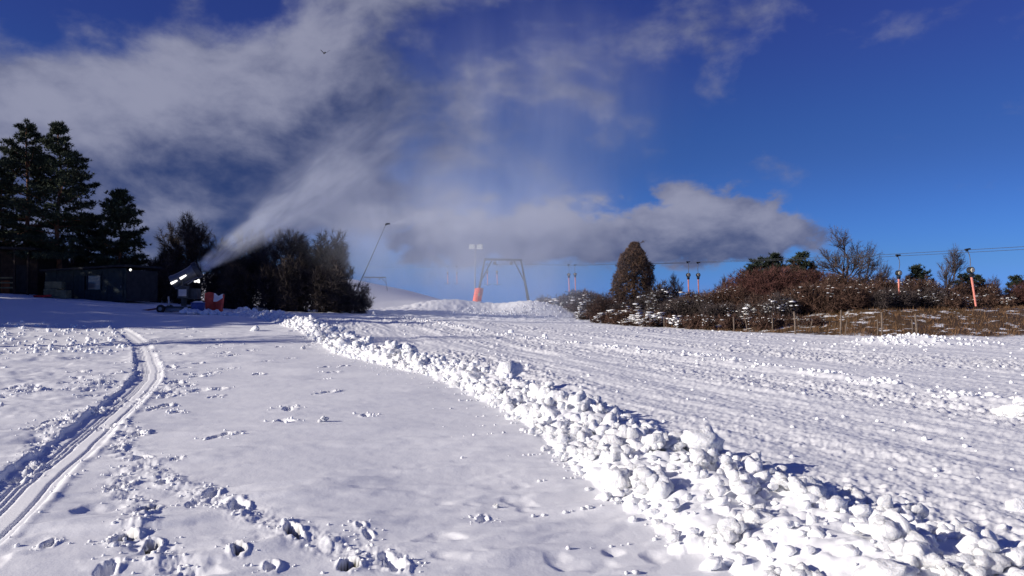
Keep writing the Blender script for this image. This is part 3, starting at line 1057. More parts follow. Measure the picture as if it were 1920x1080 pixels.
def bare_meshes(seed, H, levels, spread, n0, tm_mat, tw_mat, stems=1, up=.25, twig_w=.012, fan=1.0, trunk_share=.3, thick=.018):
    """leafless tree or shrub: trunk and limbs as tubes, crown of fine twigs"""
    r = random.Random(seed)
    limbs = MB(); twigs = Tri(); TC = []; TD = []

    def grow(p, d, L, rad, lev):
        n = 4
        pts = [p]
        dd = d.copy()
        for i in range(n):
            dd = (dd + Vector((r.gauss(0, .10), r.gauss(0, .10), r.gauss(0, .07) + up * .22))).normalized()
            pts.append(pts[-1] + dd * (L / n))
        sides = 6 if lev == 0 else (4 if lev == 1 else 3)
        limbs.tube(pts, [rad * (1 - .55 * i / n) for i in range(n + 1)], sides, False)
        if lev >= levels - 1:
            for i in range(1, n + 1):
                for _ in range(2):
                    TC.append(pts[i]); TD.append(dd + perp(dd, r) * .7)
            return
        kids = n0 + (lev > 0)
        for kx in range(kids):
            q = r.uniform(.35 if lev else trunk_share, 1.0)
            j = min(n - 1, int(q * n)); o = pts[j].lerp(pts[j + 1], q * n - j)
            nd = (dd + perp(dd, r) * spread * r.uniform(.6, 1.2) + Vector((0, 0, up * .3))).normalized()
            grow(o, nd, L * r.uniform(.48, .74), rad * r.uniform(.42, .6), lev + 1)
        grow(pts[-1], dd, L * .62, rad * .45, lev + 1)

    for s in range(stems):
        a = r.uniform(0, 6.283); t = 0 if stems == 1 else r.uniform(.1, .75)
        d = Vector((math.cos(a) * t, math.sin(a) * t, 1)).normalized()
        o = Vector((math.cos(a), math.sin(a), 0)) * (0 if stems == 1 else r.uniform(0, .35))
        grow(o, d, H * (.46 if stems == 1 else .42) * r.uniform(.85, 1.1), H * thick if stems == 1 else H * thick * .55, 0)
    V, Fc = spikes([c[:] for c in TC], [d[:] for d in TD], 5 if fan > .7 else 3, H * .085 * fan, twig_w, seed, .5)
    twigs.add(V, Fc)
    lm = Tri(); lm.mb(limbs)
    return lm.mesh('trunk', tm_mat), twigs.mesh('crown', tw_mat)


def shrub_meshes(seed, rx, ry, h, n, m, width=.03, length=.34, snow=0.0, dense=1.0, K=6, shape=2.2):
    """dense twiggy bush: stems plus a crown of short twigs through an uneven dome; optional caps of snow lying on its outer twigs"""
    r = np.random.default_rng(seed); rr = random.Random(seed)
    stems = MB()
    lobes = [(rr.uniform(-.55, .55) * rx, rr.uniform(-.55, .55) * ry, rr.uniform(.55, 1.0) * h, rr.uniform(.35, .6)) for _ in range(6)]
    for lx, ly, lh, ls in lobes:
        for _ in range(3):
            tip = Vector((lx + rr.gauss(0, .25) * rx * ls, ly + rr.gauss(0, .25) * ry * ls, lh * rr.uniform(.7, 1.02)))
            b = Vector((lx * .35 + rr.gauss(0, .1), ly * .35 + rr.gauss(0, .1), -.1))
            mid = b.lerp(tip, .5) + Vector((rr.gauss(0, .12), rr.gauss(0, .12), 0))
            stems.tube([b, mid, tip], [.035, .022, .008], 4, False)
    C = np.zeros((0, 3))
    for lx, ly, lh, ls in lobes:
        q = int(n * ls / 3.0)
        d = r.normal(size=(q, 3)); d /= np.linalg.norm(d, axis=1)[:, None]
        rad = r.random(q) ** (1 / shape)
        P = d * rad[:, None] * np.array([rx * ls, ry * ls, lh * .5]) + np.array([lx, ly, lh * .5])
        C = np.concatenate([C, P])
    C = C[C[:, 2] > 0.02]
    cen = np.array([0, 0, h * .3])
    Dn = C - cen; Dn /= np.linalg.norm(Dn, axis=1)[:, None] + 1e-9
    Dn = Dn * .6 + np.array([0, 0, .5])
    V, Fc = spikes(C, Dn, K, length, width, seed, .8)
    cr = Tri(); cr.add(V, Fc)
    st = Tri(); st.mb(stems)
    kx_ = None
    out = [st.mesh('stem', M['bark_dark']), cr.mesh('crown', m)]
    if snow > 0:
        # snow resting on the tops: small flattened pads along outer twigs, gathered in drifts
        cn = [tuple(c) for c in C]
        hi = C[np.argsort(-(C[:, 2] / h + .35 * np.abs(C[:, 1] / ry) * (C[:, 1] < 0)) + r.normal(0, .25, len(C)))][:int(len(C) * snow * 2.6)]
        gate = np.array([math.sin(p[0] * 2.6 + seed) * math.cos(p[2] * 4.1 + p[0] + seed * 2) + .5 * math.sin(p[0] * 7 + p[1] * 3) for p in hi])
        hi = hi[gate > .25]
        T = Tri(); lib = [clod_verts(1, 900 + i) for i in range(6)]
        for p in hi:
            Vv, Fv = lib[r.integers(6)]
            s = r.uniform(.02, .065) if snow < .2 else .035 + .12 * r.random() ** 2
            T.add(Vv * np.array([s * r.uniform(1.3, 3.4), s * r.uniform(1, 2.0), s * .5]) + p + np.array([0, 0, .05]), Fv)
        out.append(T.mesh('snow_cover', M['snow']) if T.n else None)
    return out


def plant(name, meshes, names, loc, label, cat, group=None, rz=0.0, scale=1.0):
    t = thing(name, loc, label, cat, group, rz, scale)
    for me_, nm in zip(meshes, names):
        if me_ is not None:
            po = put(nm, me_, None, t)
            if nm == 'snow_cover':
                po['kind'] = 'stuff'
    return t


def stand(px, d, dz=-0.05):
    """a spot on the land at photograph column px and depth d"""
    x = (px - 960) / F * d
    return Vector((x, d, gz(x, d) + dz))


# --- pines by the huts
pine_tall = pine_meshes(3, 13.2, 3.4, lambda t: 4.1 * (1 - t) ** .8 * (.55 + .45 * min(1, t * 5 + .35)) + .15, .14, M['needle'], 9, 4.0, 0, .55)
pine_twin = pine_meshes(8, 12.8, 3.0, lambda t: 4.0 * (1 - t) ** .85 + .15, .12, M['needle'], 9, 4.0, 0, .55)
pine_small = pine_meshes(16, 8.2, 1.7, lambda t: 2.25 * (1 - t) ** .6 * (.6 + .4 * min(1, t * 4 + .2)) + .2, .05, M['needle'], 9, 3.8, 0, .48)
PT = ('trunk', 'crown')
plant('pine_tree', pine_tall, PT, stand(48, 59), 'tall dark pine whose thin leader tops every tree by the huts', 'tree', 'pines by the huts', .4, 1.0)
plant('pine_tree', pine_twin, PT, stand(108, 57.5), 'tall dark full-crowned pine between the brown cabin and the green hut', 'tree', 'pines by the huts', 2.0, 1.0)
plant('pine_tree', pine_small, PT, stand(222, 59), 'shorter broad pine rising right behind the green hut', 'tree', 'pines by the huts', 1.1, 1.0)
plant('pine_tree', pine_small, PT, stand(165, 63), 'short pine wedged between the tall pines and the broad pine', 'tree', 'pines by the huts', 3.0, .8)
plant('pine_tree', pine_twin, PT, stand(2, 63), 'dark pine behind the brown cabin, cut by the picture edge', 'tree', 'pines by the huts', 4.2, .86)
# the wood goes on towards the sun and shades the flat by the huts
wood = [(-44, 27, 1.06), (-49, 29, 1.18), (-41, 31, 1.06), (-54, 27, 1.23), (-46, 33, 1.12), (-51, 35, 1.18), (-42, 37, 1.06), (-57, 33, 1.23), (-47, 40, 1.12), (-53, 42, 1.18), (-43, 45, 1.06), (-49, 48, 1.12), (-56, 49, 1.18), (-46, 53, 1.12), (-53, 57, 1.12), (-47, 60, 1.12)]
for i, (x, y, s) in enumerate(wood):
    plant('pine_tree', pine_twin if i % 2 else pine_tall, PT, Vector((x, y, gz(x, y) - .05)), 'pine of the wood behind the huts that shades the flat', 'tree', 'pines of the wood', i * 1.3, s)

# --- bare thicket behind the snow gun
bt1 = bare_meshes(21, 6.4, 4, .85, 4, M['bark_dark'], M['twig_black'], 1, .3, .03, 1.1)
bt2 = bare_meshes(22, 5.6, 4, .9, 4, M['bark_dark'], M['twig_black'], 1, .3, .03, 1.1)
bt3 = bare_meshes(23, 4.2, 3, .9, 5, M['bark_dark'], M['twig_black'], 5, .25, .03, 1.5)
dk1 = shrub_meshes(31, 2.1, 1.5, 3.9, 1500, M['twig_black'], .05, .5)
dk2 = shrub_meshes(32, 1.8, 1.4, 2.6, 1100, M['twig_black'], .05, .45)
TH_G = 'bare trees of the dark thicket'
th_lab = {375: 'bare tree with the highest thin top in the dark thicket', 310: 'bare tree of the thicket closest to the green hut', 598: 'bare tree of the thicket hazed by the snow spray',
          450: 'bare tree of the thicket under the jet of snow'}
for i, (px, d, s, me_) in enumerate([(375, 62, 1.08, bt1), (310, 61, .92, bt2), (345, 66, .95, bt2), (410, 66, .88, bt1), (450, 64, .9, bt2), (490, 66, .92, bt1), (530, 64, .95, bt2), (566, 66, 1.02, bt1), (598, 63, 1.05, bt2), (622, 66, .9, bt1), (330, 64, 1.0, bt1), (425, 63, .9, bt2), (470, 68, 1.0, bt1), (512, 65, 1.0, bt2), (548, 63, 1.0, bt1), (583, 67, 1.12, bt2), (610, 64, 1.0, bt1), (280, 64, .8, bt2)]):
    plant('bare_tree', me_, PT, stand(px, d), th_lab.get(px) or 'leafless tree in the dark thicket ' + next(t_ for e_, t_ in ((400, 'behind the snow gun'), (480, 'past the red safety mat'), (560, 'beneath the jet of snow'), (999, 'towards the snow lance')) if px < e_), 'tree', TH_G, i * 1.7, s)
sh_lab = {660: 'low dark bush at the outer end of the thicket', 250: 'dark bush beside the end wall of the green hut'}
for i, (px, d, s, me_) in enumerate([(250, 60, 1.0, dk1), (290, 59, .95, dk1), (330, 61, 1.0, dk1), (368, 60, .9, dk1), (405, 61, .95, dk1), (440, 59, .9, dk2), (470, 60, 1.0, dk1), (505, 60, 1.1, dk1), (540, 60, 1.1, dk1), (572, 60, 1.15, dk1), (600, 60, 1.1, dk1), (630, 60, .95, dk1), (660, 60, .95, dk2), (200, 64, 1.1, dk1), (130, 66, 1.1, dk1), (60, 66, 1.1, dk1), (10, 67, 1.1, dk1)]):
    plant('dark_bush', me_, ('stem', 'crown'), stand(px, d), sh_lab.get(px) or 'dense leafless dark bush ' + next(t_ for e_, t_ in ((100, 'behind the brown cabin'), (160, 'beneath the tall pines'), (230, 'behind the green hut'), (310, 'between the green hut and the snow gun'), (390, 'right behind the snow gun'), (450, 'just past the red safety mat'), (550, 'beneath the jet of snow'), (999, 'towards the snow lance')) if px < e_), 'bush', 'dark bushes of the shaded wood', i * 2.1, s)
bt4 = bare_meshes(27, 3.6, 4, .8, 3, M['bark_dark'], M['twig_black'], 1, .2, .02, .8)
plant('bare_tree', bt4, PT, stand(650, 62), 'small lone leafless tree leaning beside the snow lance', 'tree', TH_G, .6, 1.0)
# a birch off the frame whose branch tips hang in
edge_tree = bare_meshes(44, 9.0, 4, .8, 4, M['bark_dark'], M['twig_grey'], 1, .1, .012, .9)
plant('bare_tree', edge_tree, PT, Vector((-20.6, 25.5, gz(-20.6, 25.5))), 'bare tree whose branch tips reach in at the picture edge above the pines', 'tree', None, 2.2, .92)

# --- bank on the far side of the piste
sb = {}
for k_, (seed, rx, ry, h, n, m_, w_, l_, sn, K_) in {
        'snowy_a': (51, 1.6, 1.2, 1.35, 700, 'twig_brown', .035, .30, .32, 6), 'snowy_b': (52, 1.3, 1.1, 1.0, 600, 'twig_brown', .035, .28, .42, 6),
        'snowy_c': (53, 1.9, 1.3, 2.0, 900, 'twig_grey', .035, .34, .26, 6), 'brown_a': (54, 2.0, 1.6, 2.7, 1300, 'twig_brown', .032, .36, .03, 6),
        'brown_b': (55, 2.4, 1.7, 3.2, 1500, 'twig_red', .030, .38, 0, 6), 'brown_c': (56, 1.6, 1.4, 2.0, 1000, 'twig_brown', .032, .34, .02, 6),
        'red_a': (57, 1.2, 1.1, 1.9, 600, 'twig_red', .022, .42, 0, 5), 'grey_a': (58, 1.7, 1.4, 1.7, 900, 'twig_grey', .03, .34, .06, 6),
        'low_a': (59, 1.3, 1.0, .8, 500, 'twig_brown', .03, .26, .10, 6)}.items():
    sb[k_] = shrub_meshes(seed, rx, ry, h, n, M[m_], w_, l_, sn, 1.0, K_)
SN = ('stem', 'crown', 'snow_cover')
G_SNOW = 'snow-dusted bushes along the piste'
G_BR = 'bushes on the bank'
rows = [  # column, depth, mesh, scale, label, group
    (1005, 104, 'snowy_c', .95, 'low snow-dusted bush at the foot of the portal tower', G_SNOW), (1030, 98, 'snowy_c', 1.25, None, G_SNOW), (1052, 92, 'snowy_c', 1.35, None, G_SNOW),
    (1078, 90, 'brown_c', 1.6, 'dark rounded bush below the paired coral lift poles nearest the tower', G_BR), (1100, 88, 'brown_c', 1.65, None, G_BR), (1068, 80, 'snowy_c', 1.15, None, G_SNOW), (1092, 76, 'snowy_a', 1.5, None, G_SNOW),
    (1120, 82, 'brown_c', 1.55, None, G_BR), (1118, 70, 'snowy_c', 1.15, None, G_SNOW), (1142, 66, 'brown_c', 1.3, None, G_BR), (1150, 62, 'snowy_b', 1.15, 'whitest low bush hugging the snow edge below the columnar tree', G_SNOW),
    (1172, 60, 'snowy_a', 1.05, None, G_SNOW), (1200, 56, 'snowy_b', 1.2, None, G_SNOW), (1180, 64, 'grey_a', 1.2, None, G_BR), (1222, 62, 'snowy_c', 1.05, None, G_SNOW),
    (1240, 66, 'snowy_c', 1.5, 'tall snow-laden bush leaning on the columnar brown tree', G_SNOW), (1215, 52, 'snowy_b', 1.1, None, G_SNOW), (1245, 54, 'grey_a', 1.0, None, G_BR),
    (1275, 56, 'grey_a', 1.15, None, G_BR), (1262, 50, 'snowy_b', .9, None, G_SNOW), (1300, 54, 'grey_a', 1.15, None, G_BR), (1330, 56, 'brown_c', 1.05, None, G_BR), (1310, 60, 'brown_c', 1.0, None, G_BR), (1290, 48, 'low_a', 1.2, None, G_BR),
    (1345, 50, 'grey_a', .95, None, G_BR), (1365, 53, 'brown_a', .85, None, G_BR), (1390, 57, 'brown_b', .9, None, G_BR), (1420, 55, 'brown_b', 1.05, 'tallest reddish-brown bush of the mass beneath the small pines', G_BR),
    (1455, 55, 'brown_b', 1.1, None, G_BR), (1490, 55, 'brown_a', 1.2, None, G_BR), (1525, 54, 'brown_b', 1.0, None, G_BR), (1400, 49, 'snowy_c', .8, None, G_SNOW), (1440, 48, 'brown_c', 1.0, None, G_BR), (1470, 47, 'snowy_c', .85, 'snow-flecked bush before the tall brown mass on the bank', G_SNOW),
    (1500, 48, 'brown_c', 1.05, None, G_BR), (1535, 47, 'brown_c', 1.1, None, G_BR), (1560, 52, 'brown_a', 1.0, None, G_BR), (1590, 50, 'brown_a', .95, None, G_BR), (1620, 51, 'brown_a', .95, None, G_BR), (1575, 46.5, 'brown_c', .95, None, G_BR),
    (1610, 47, 'brown_c', 1.0, None, G_BR), (1650, 50, 'brown_a', .85, None, G_BR), (1680, 51, 'brown_c', 1.1, None, G_BR), (1705, 49, 'brown_a', .8, 'dark bush just past the green T-bar lift hanger', G_BR), (1735, 50, 'brown_a', .8, None, G_BR),
    (1650, 46.5, 'grey_a', .9, None, G_BR), (1690, 47, 'grey_a', .85, None, G_BR), (1730, 47.5, 'grey_a', .9, None, G_BR), (1765, 50, 'brown_c', 1.0, None, G_BR), (1800, 51, 'brown_a', .75, None, G_BR), (1835, 51, 'brown_c', .95, None, G_BR),
    (1865, 52, 'red_a', 1.0, 'thin reddish whip bush near the end of the bank', G_BR), (1895, 55, 'red_a', .9, None, G_BR), (1925, 54, 'red_a', 1.0, None, G_BR), (1780, 47, 'low_a', 1.2, None, G_BR), (1820, 48, 'low_a', 1.1, None, G_BR), (1880, 50, 'low_a', 1.2, None, G_BR),
    (1420, 44.5, 'low_a', 1.0, None, G_BR), (1460, 44, 'low_a', 1.1, None, G_BR), (1380, 46, 'low_a', 1.15, None, G_BR), (1510, 43.5, 'low_a', .9, None, G_BR), (1335, 47, 'low_a', 1.1, None, G_BR), (1960, 53, 'brown_a', .8, None, G_BR), (2000, 52, 'brown_b', .8, None, G_BR),
    (1042, 84, 'snowy_b', 1.2, None, G_SNOW), (1130, 58, 'snowy_b', .9, None, G_SNOW), (1085, 68, 'snowy_b', 1.0, None, G_SNOW), (1160, 56, 'low_a', 1.1, None, G_BR), (1185, 53, 'snowy_b', .85, None, G_SNOW)]
MARKS = [(1040, 'at the foot of the portal tower'), (1125, 'below the coral poles next to the tower'), (1165, 'on the tower side of the columnar tree'), (1230, 'at the foot of the columnar brown tree'),
         (1290, 'between columnar tree and middle coral poles'), (1340, 'below the middle pair of coral poles'), (1400, 'where the tall reddish-brown mass starts'), (1475, 'below the first clump of small pines'),
         (1540, 'below the pines beside the bare tree'), (1625, 'around the wide round bare tree'), (1668, 'between wide bare tree and green T-bar'), (1715, 'behind the green T-bar hanger'), (1760, 'below the lone small pine'),
         (1810, 'around the slim forked bare tree'), (1860, 'below the tilted coral pole'), (9999, 'at the far end of the bank')]
default = {'snowy_a': 'spreading snow-dusted brown bush', 'snowy_b': 'low bush nearly buried in snow', 'snowy_c': 'grey bush with snowy upper twigs',
           'brown_a': 'tall brown bush', 'brown_b': 'tall reddish-brown bush', 'brown_c': 'rounded dark brown bush',
           'red_a': 'thin reddish whip bush', 'grey_a': 'grey-brown tangled bush', 'low_a': 'knee-high brown scrub'}
for i, (px, d, kx, s, lab, grp) in enumerate(rows):
    plant('bush', sb[kx], SN, stand(px, d, -.08), lab or default[kx] + ' ' + next(t_ for e_, t_ in MARKS if px < e_), 'bush', grp + ', ' + kx.split('_')[0], (i * 2.399) % 6.28, s)

# columnar tree smothered in a dry climber
col_tree = thing('columnar_tree', stand(1188, 70), 'tall rounded brown tree smothered in dry climber above the snowy bushes', 'tree', None, 0, 1.12)
lob = Tri(); r_ = np.random.default_rng(62); Cc = []; Dd = []
while len(Cc) < 5200:
    zz = r_.uniform(0.2, 5.9)
    prof = np.interp(zz, [0, 1.6, 3.2, 4.2, 5.0, 5.5, 5.9], [1.6, 1.7, 1.55, 1.3, .85, .42, .22])
    a = r_.uniform(0, 6.283); q = prof * (1 + .13 * math.sin(a * 3 + zz * 2.2) + .08 * math.sin(a * 5 - zz * 4)) * math.sqrt(r_.uniform(.35, 1.0))
    Cc.append((math.cos(a) * q + .10 * (zz > 5), math.sin(a) * q, zz)); Dd.append((math.cos(a) * .5, math.sin(a) * .5, .25 - .5 * r_.random()))
V, Fc = spikes(Cc, Dd, 7, .24, .06, 63, .8)
lob.add(V, Fc)
V, Fc = spikes([(.15 + .13 * i, 0, 5.75 + .05 * i) for i in range(6)], [(.8, 0, .45)] * 6, 8, .30, .03, 64, .5)
lob.add(V, Fc)
put('crown', lob.mesh('crown', M['twig_olive']), None, col_tree)
tb = MB().tube([(0, 0, -.1), (.05, 0, 2.5), (.1, 0, 5.2)], [.16, .12, .04], 7)
tb.build('trunk', M['bark_dark'], col_tree)

# small pines behind the brown mass, single bare trees
pb1 = pine_meshes(71, 4.2, .8, lambda t: 1.25 * (1 - t) ** .55 + .2, .0, M['needle_bank'], 11, 1.6, 0, .36)
pb2 = pine_meshes(72, 3.6, .6, lambda t: 1.35 * (1 - t) ** .5 + .2, .0, M['needle_bank'], 11, 1.6, 0, .36)
for i, (px, d, me_, s, lab) in enumerate([(1425, 60, pb2, 1.02, 'small green pine topping the reddish-brown bushes'), (1450, 62, pb1, .98, 'small pine with a pointed top over the brown bushes'), (1497, 60, pb1, .98, 'small pine beside the bare round-crowned tree'),
                                          (1512, 61, pb2, .95, 'shortest small pine beside the bare round-crowned tree'), (1722, 53, pb2, .78, 'small pine between the green T-bar hanger and the slim bare tree'), (1812, 52, pb2, .62, 'low pine under the tilted coral lift pole'),
                                          (1838, 53, pb1, .52, 'thin low pine just past the tilted coral lift pole'), (1905, 60, pb2, .66, 'dark pine at the far end of the bank'), (1940, 60, pb2, .72, 'dark pine at the far end of the bank'), (1408, 58, pb2, .85, 'small green pine at the start of the brown bush mass')]):
    plant('small_pine', me_, PT, stand(px, d), lab, 'tree', 'small pines on the bank', i * 1.9, s)
ba = bare_meshes(81, 4.6, 4, .95, 5, M['twig_grey'], M['twig_grey'], 1, .25, .012, .62, .25, .022)
bb = bare_meshes(82, 3.9, 4, .8, 4, M['twig_grey'], M['twig_grey'], 1, .35, .011, .62, .25, .022)
plant('bare_tree', ba, PT, stand(1585, 52), 'bare tree with a wide round crown of fine twigs on the bank', 'tree', 'bare trees on the bank', .5, 1.3)
plant('bare_tree', bb, PT, stand(1772, 51), 'slim bare forked tree between the two near lift hangers', 'tree', 'bare trees on the bank', 1.4, 1.1)
plant('bare_tree', bb, PT, stand(1645, 54), 'smaller bare tree beside the wide round-crowned one', 'tree', 'bare trees on the bank', 3.4, .88)
plant('bare_tree', bb, PT, stand(1275, 68), 'thin reddish bare sapling beside the paired coral lift poles', 'tree', 'bare trees on the bank', 5, .85)
plant('bare_tree', bb, PT, stand(1345, 62), 'thin bare sapling before the brown bush mass', 'tree', 'bare trees on the bank', 2, .7)
plant('bare_tree', bb, PT, stand(1868, 54), 'bare sapling standing over the reddish whip bush', 'tree', 'bare trees on the bank', 4, .62)

# dry grass over the bank
gn = 26000
gX = rng.uniform(6, 40, gn); gY = rng.uniform(37, 62, gn)
lt = bank(gX, gY)
okm = (lt < -.3) & (fbm(gX * 1.5, gY * 1.5, 3, 91) > -.35)
gX, gY = gX[okm], gY[okm]
gZ = land_zs(gX, gY)
V, Fc = spikes(np.stack([gX, gY, gZ - .02], 1), np.tile([0.1, 0, 1.0], (len(gX), 1)), 2, .22, .03, 92, .35)
g_ = np_mesh('dry_grass', V, Fc)
go = put('dry_grass', g_, M['dry_grass'])
tag(go, 'matted dry brown grass poking out over the bank', 'grass', kind='stuff')

# weed stalks at the snow edge
wn = 700
wt = rng.uniform(60, 130, wn)
segE = np.diff(EDGE, axis=0); lnE = np.hypot(segE[:, 0], segE[:, 1]); cumE = np.concatenate([[0], np.cumsum(lnE)])
wi = np.clip(np.searchsorted(cumE, wt + 0) - 1, 0, len(lnE) - 1)
wp = EDGE[wi] + segE[wi] * rng.random((wn, 1)) + rng.normal(0, .35, (wn, 2))
V, Fc = spikes(np.stack([wp[:, 0], wp[:, 1], land_zs(wp[:, 0], wp[:, 1]) - .02], 1), np.tile([0, 0, 1.0], (wn, 1)), 3, .38, .018, 93, .4)
wo_ = put('weed_stalks', np_mesh('weed_stalks', V, Fc), M['twig_brown'])
tag(wo_, 'dry weed stalks sticking out of the snow at the bank foot', 'weeds', kind='stuff')


# ------------------------------------------------------------------ fence posts
def post(px, py0, py1, d, lean=0.0, w=.045, label=None):
    b = ground_pix(px, py1) if d is None else stand(px, d, 0)
    top = at(px + lean, py0, b.y)
    h = top.z - b.z
    t = MB()
    k_ = 7
    pts = [(0, 0, -.15), ((top.x - b.x) * .5 + .008, .0, h * .5), (top.x - b.x, 0, h - .03), (top.x - b.x, 0, h)]
    t.tube(pts, [w * 1.05, w, w * .95, w * .6], k_)
    o = t.build('fence_post', M['wood_post'], None, False, (b.x, b.y, b.z))
    tag(o, label, 'post', 'fence posts at the piste edge')


PL = 'weathered upright wooden fence post at the foot of the bank'
for px, y0, y1, d, lean, w, lab in [
        (1245, 594, 618, 50, 0, .035, 'slim pale fence post among the snow-buried low bushes'), (1376, 594, 622, 44, -1, .04, 'fence post in front of the tall reddish-brown bushes'), (1402, 588, 622, 44, -8, .03, 'fence post leaning towards the snowy bushes'),
        (1448, 596, 626, 42.5, 0, .035, None), (1491, 584, 631, 40.5, -2, .05, 'thick fence post before the snow-flecked bush'), (1518, 600, 626, 42, 5, .028, 'thin leaning fence post beside the thick one'),
        (1575, 581, 634, 38.6, 2, .045, 'tallest straight fence post, below the wide bare tree'), (1583, 600, 637, 38.4, 5, .028, 'thin stay leaning against the tallest fence post'), (1645, 598, 634, 39, 0, .028, 'short thin fence post beside a tall one near the T-bar'),
        (1653, 585, 638, 37.8, 0, .045, 'tall fence post below the green T-bar hanger'), (1710, 600, 632, 39, 0, .028, 'short thin fence post behind the snow heap'), (1719, 589, 633, 38.2, -3, .055, 'stout fence post leaning behind the snow heap'),
        (1900, 600, 620, 43, -1, .04, 'lone fence post at the far end of the grassy bank')]:
    post(px, y0, y1, d, lean, w, lab or PL)

# ------------------------------------------------------------------ drag lift
LDIR = Vector((-.338, .941, 0)); LPERP = Vector((.941, .338, 0))


def line_xy(d, side):
    """point of the left (-1) or right (+1) haul rope at depth d"""
    x = 23.6 - .373 * (d - 40) + (2.5 if side > 0 else 0)
    return x, d


ROPE = [(4, 4.9), (20, 4.45), (37, 4.36), (41, 4.40), (48, 4.55), (65, 5.08), (88, 6.0), (110, 7.30), (135, 8.1), (165, 9.3), (204, 11.3), (250, 14.0), (300, 16)]


def rope_z(d):
    a = [q[0] for q in ROPE]; b = [q[1] for q in ROPE]
    return float(np.interp(d, a, b))


for side in (-1, 1):
    pts = []
    for d in list(range(4, 300, 4)):
        x, y = line_xy(d, side)
        pts.append((x, y, rope_z(d) + .02 * math.sin(d)))
    o = MB().tube(pts, .012, 5).build('haul_rope', M['cable'])
    tag(o, 'upper steel haul rope of the drag lift, on the tower side' if side < 0 else 'lower-looking steel haul rope of the drag lift, on the bank side', 'cable', 'haul ropes')


def hanger(d, side, label, swing=0.0, tilt=0.0, bar=True):
    """spring-box drag-lift hanger: grip, bent rod, spring box with pale drum, coral pole sleeve, green T"""
    x, y = line_xy(d, side)
    t = thing('lift_hanger', (x, y, rope_z(d)), label, 'lift hanger', 'drag lift hangers')
    t.rotation_euler = (0, tilt, 0.35)
    g = MB().box((0, 0, .04), (.34, .09, .09)).box((-.06, 0, -.03), (.12, .07, .08))
    g.build('grip', M['steel_dark'], t)
    s = swing
    rod = [(0, 0, 0), (.02 * s, 0, -.10), (.20 * s, 0, -.26), (.26 * s, 0, -.50), (.18 * s, 0, -.72), (.10 * s, 0, -.86)]
    MB().tube(rod, .022, 6).build('hanger_rod', M['steel'], t)
    bxp = (.06 * s, 0, -1.05)
    b = MB()
    n = 14
    ring = []
    for yy, rr_ in ((-.13, .15), (-.10, .17), (.10, .17), (.13, .15)):
        ring.append([(bxp[0] + rr_ * math.cos(2 * math.pi * k / n), yy, bxp[2] + rr_ * math.sin(2 * math.pi * k / n)) for k in range(n + 1)])
    b.sheet(ring)
    b.add(ring[0][:n], [tuple(range(n))]); b.add(ring[-1][:n], [tuple(range(n))[::-1]])
    b.box((bxp[0], 0, bxp[2] - .27), (.15, .14, .18), None, 1.3)
    sbx = b.build('spring_box', M['steel_dark'], t)
    dd = MB()
    rg = [[(bxp[0] - .03 + rr_ * math.cos(2 * math.pi * k / n), yy, bxp[2] + rr_ * math.sin(2 * math.pi * k / n)) for k in range(n + 1)] for yy, rr_ in ((-.135, .12), (-.165, .11), (-.165, .055), (-.15, .045))]
    dd.sheet(rg)
    dd.add(rg[-1][:n], [tuple(range(n))])
    dd.build('drum_cover', M['cream'], sbx)
    MB().tube([(bxp[0], 0, -1.40), (bxp[0] + .02, 0, -1.9), (bxp[0] + .05, 0, -2.95)], [.055, .052, .045], 8).build('pole_sleeve', M['coral'], t)
    if bar:
        tb_ = MB().tube([(bxp[0] - .50, 0, -2.90), (bxp[0] - .25, 0, -2.99), (bxp[0] + .05, 0, -3.03), (bxp[0] + .35, 0, -2.99), (bxp[0] + .60, 0, -2.92)], .032, 6)
        tb_.build('t_bar', M['tbar_green'], t)
    return t


hanger(40, -1, 'tilted lift hanger with a long coral pole against plain sky', .35, R(-9), False)
hanger(47.0, 1, 'lift hanger with a green T-bar, hanging upright before the dark bushes', .45, 0)
hanger(64.1, -1, 'lift hanger with coral pole, outer of the pair over the grey bushes', .2, 0)
hanger(66.8, 1, 'lift hanger with coral pole, bank-side one of the pair over the grey bushes', -.2, 0)
hanger(86.3, -1, 'lift hanger with coral pole, outer of the pair by the round dark bush', .2, 0)
hanger(90.2, 1, 'lift hanger with coral pole, bank-side one of the pair by the round dark bush', -.2, 0)
hanger(113, -1, 'hazy lift hanger seen through the portal tower', .2, 0)
hanger(116, 1, 'second hazy lift hanger with T-bar seen through the portal tower', -.2, 0)
hanger(133, -1, 'faint lift hanger in the mist beyond the orange padding', .2, 0)
hanger(136, 1, 'faint lift hanger in the mist beyond the tower', -.2, 0)


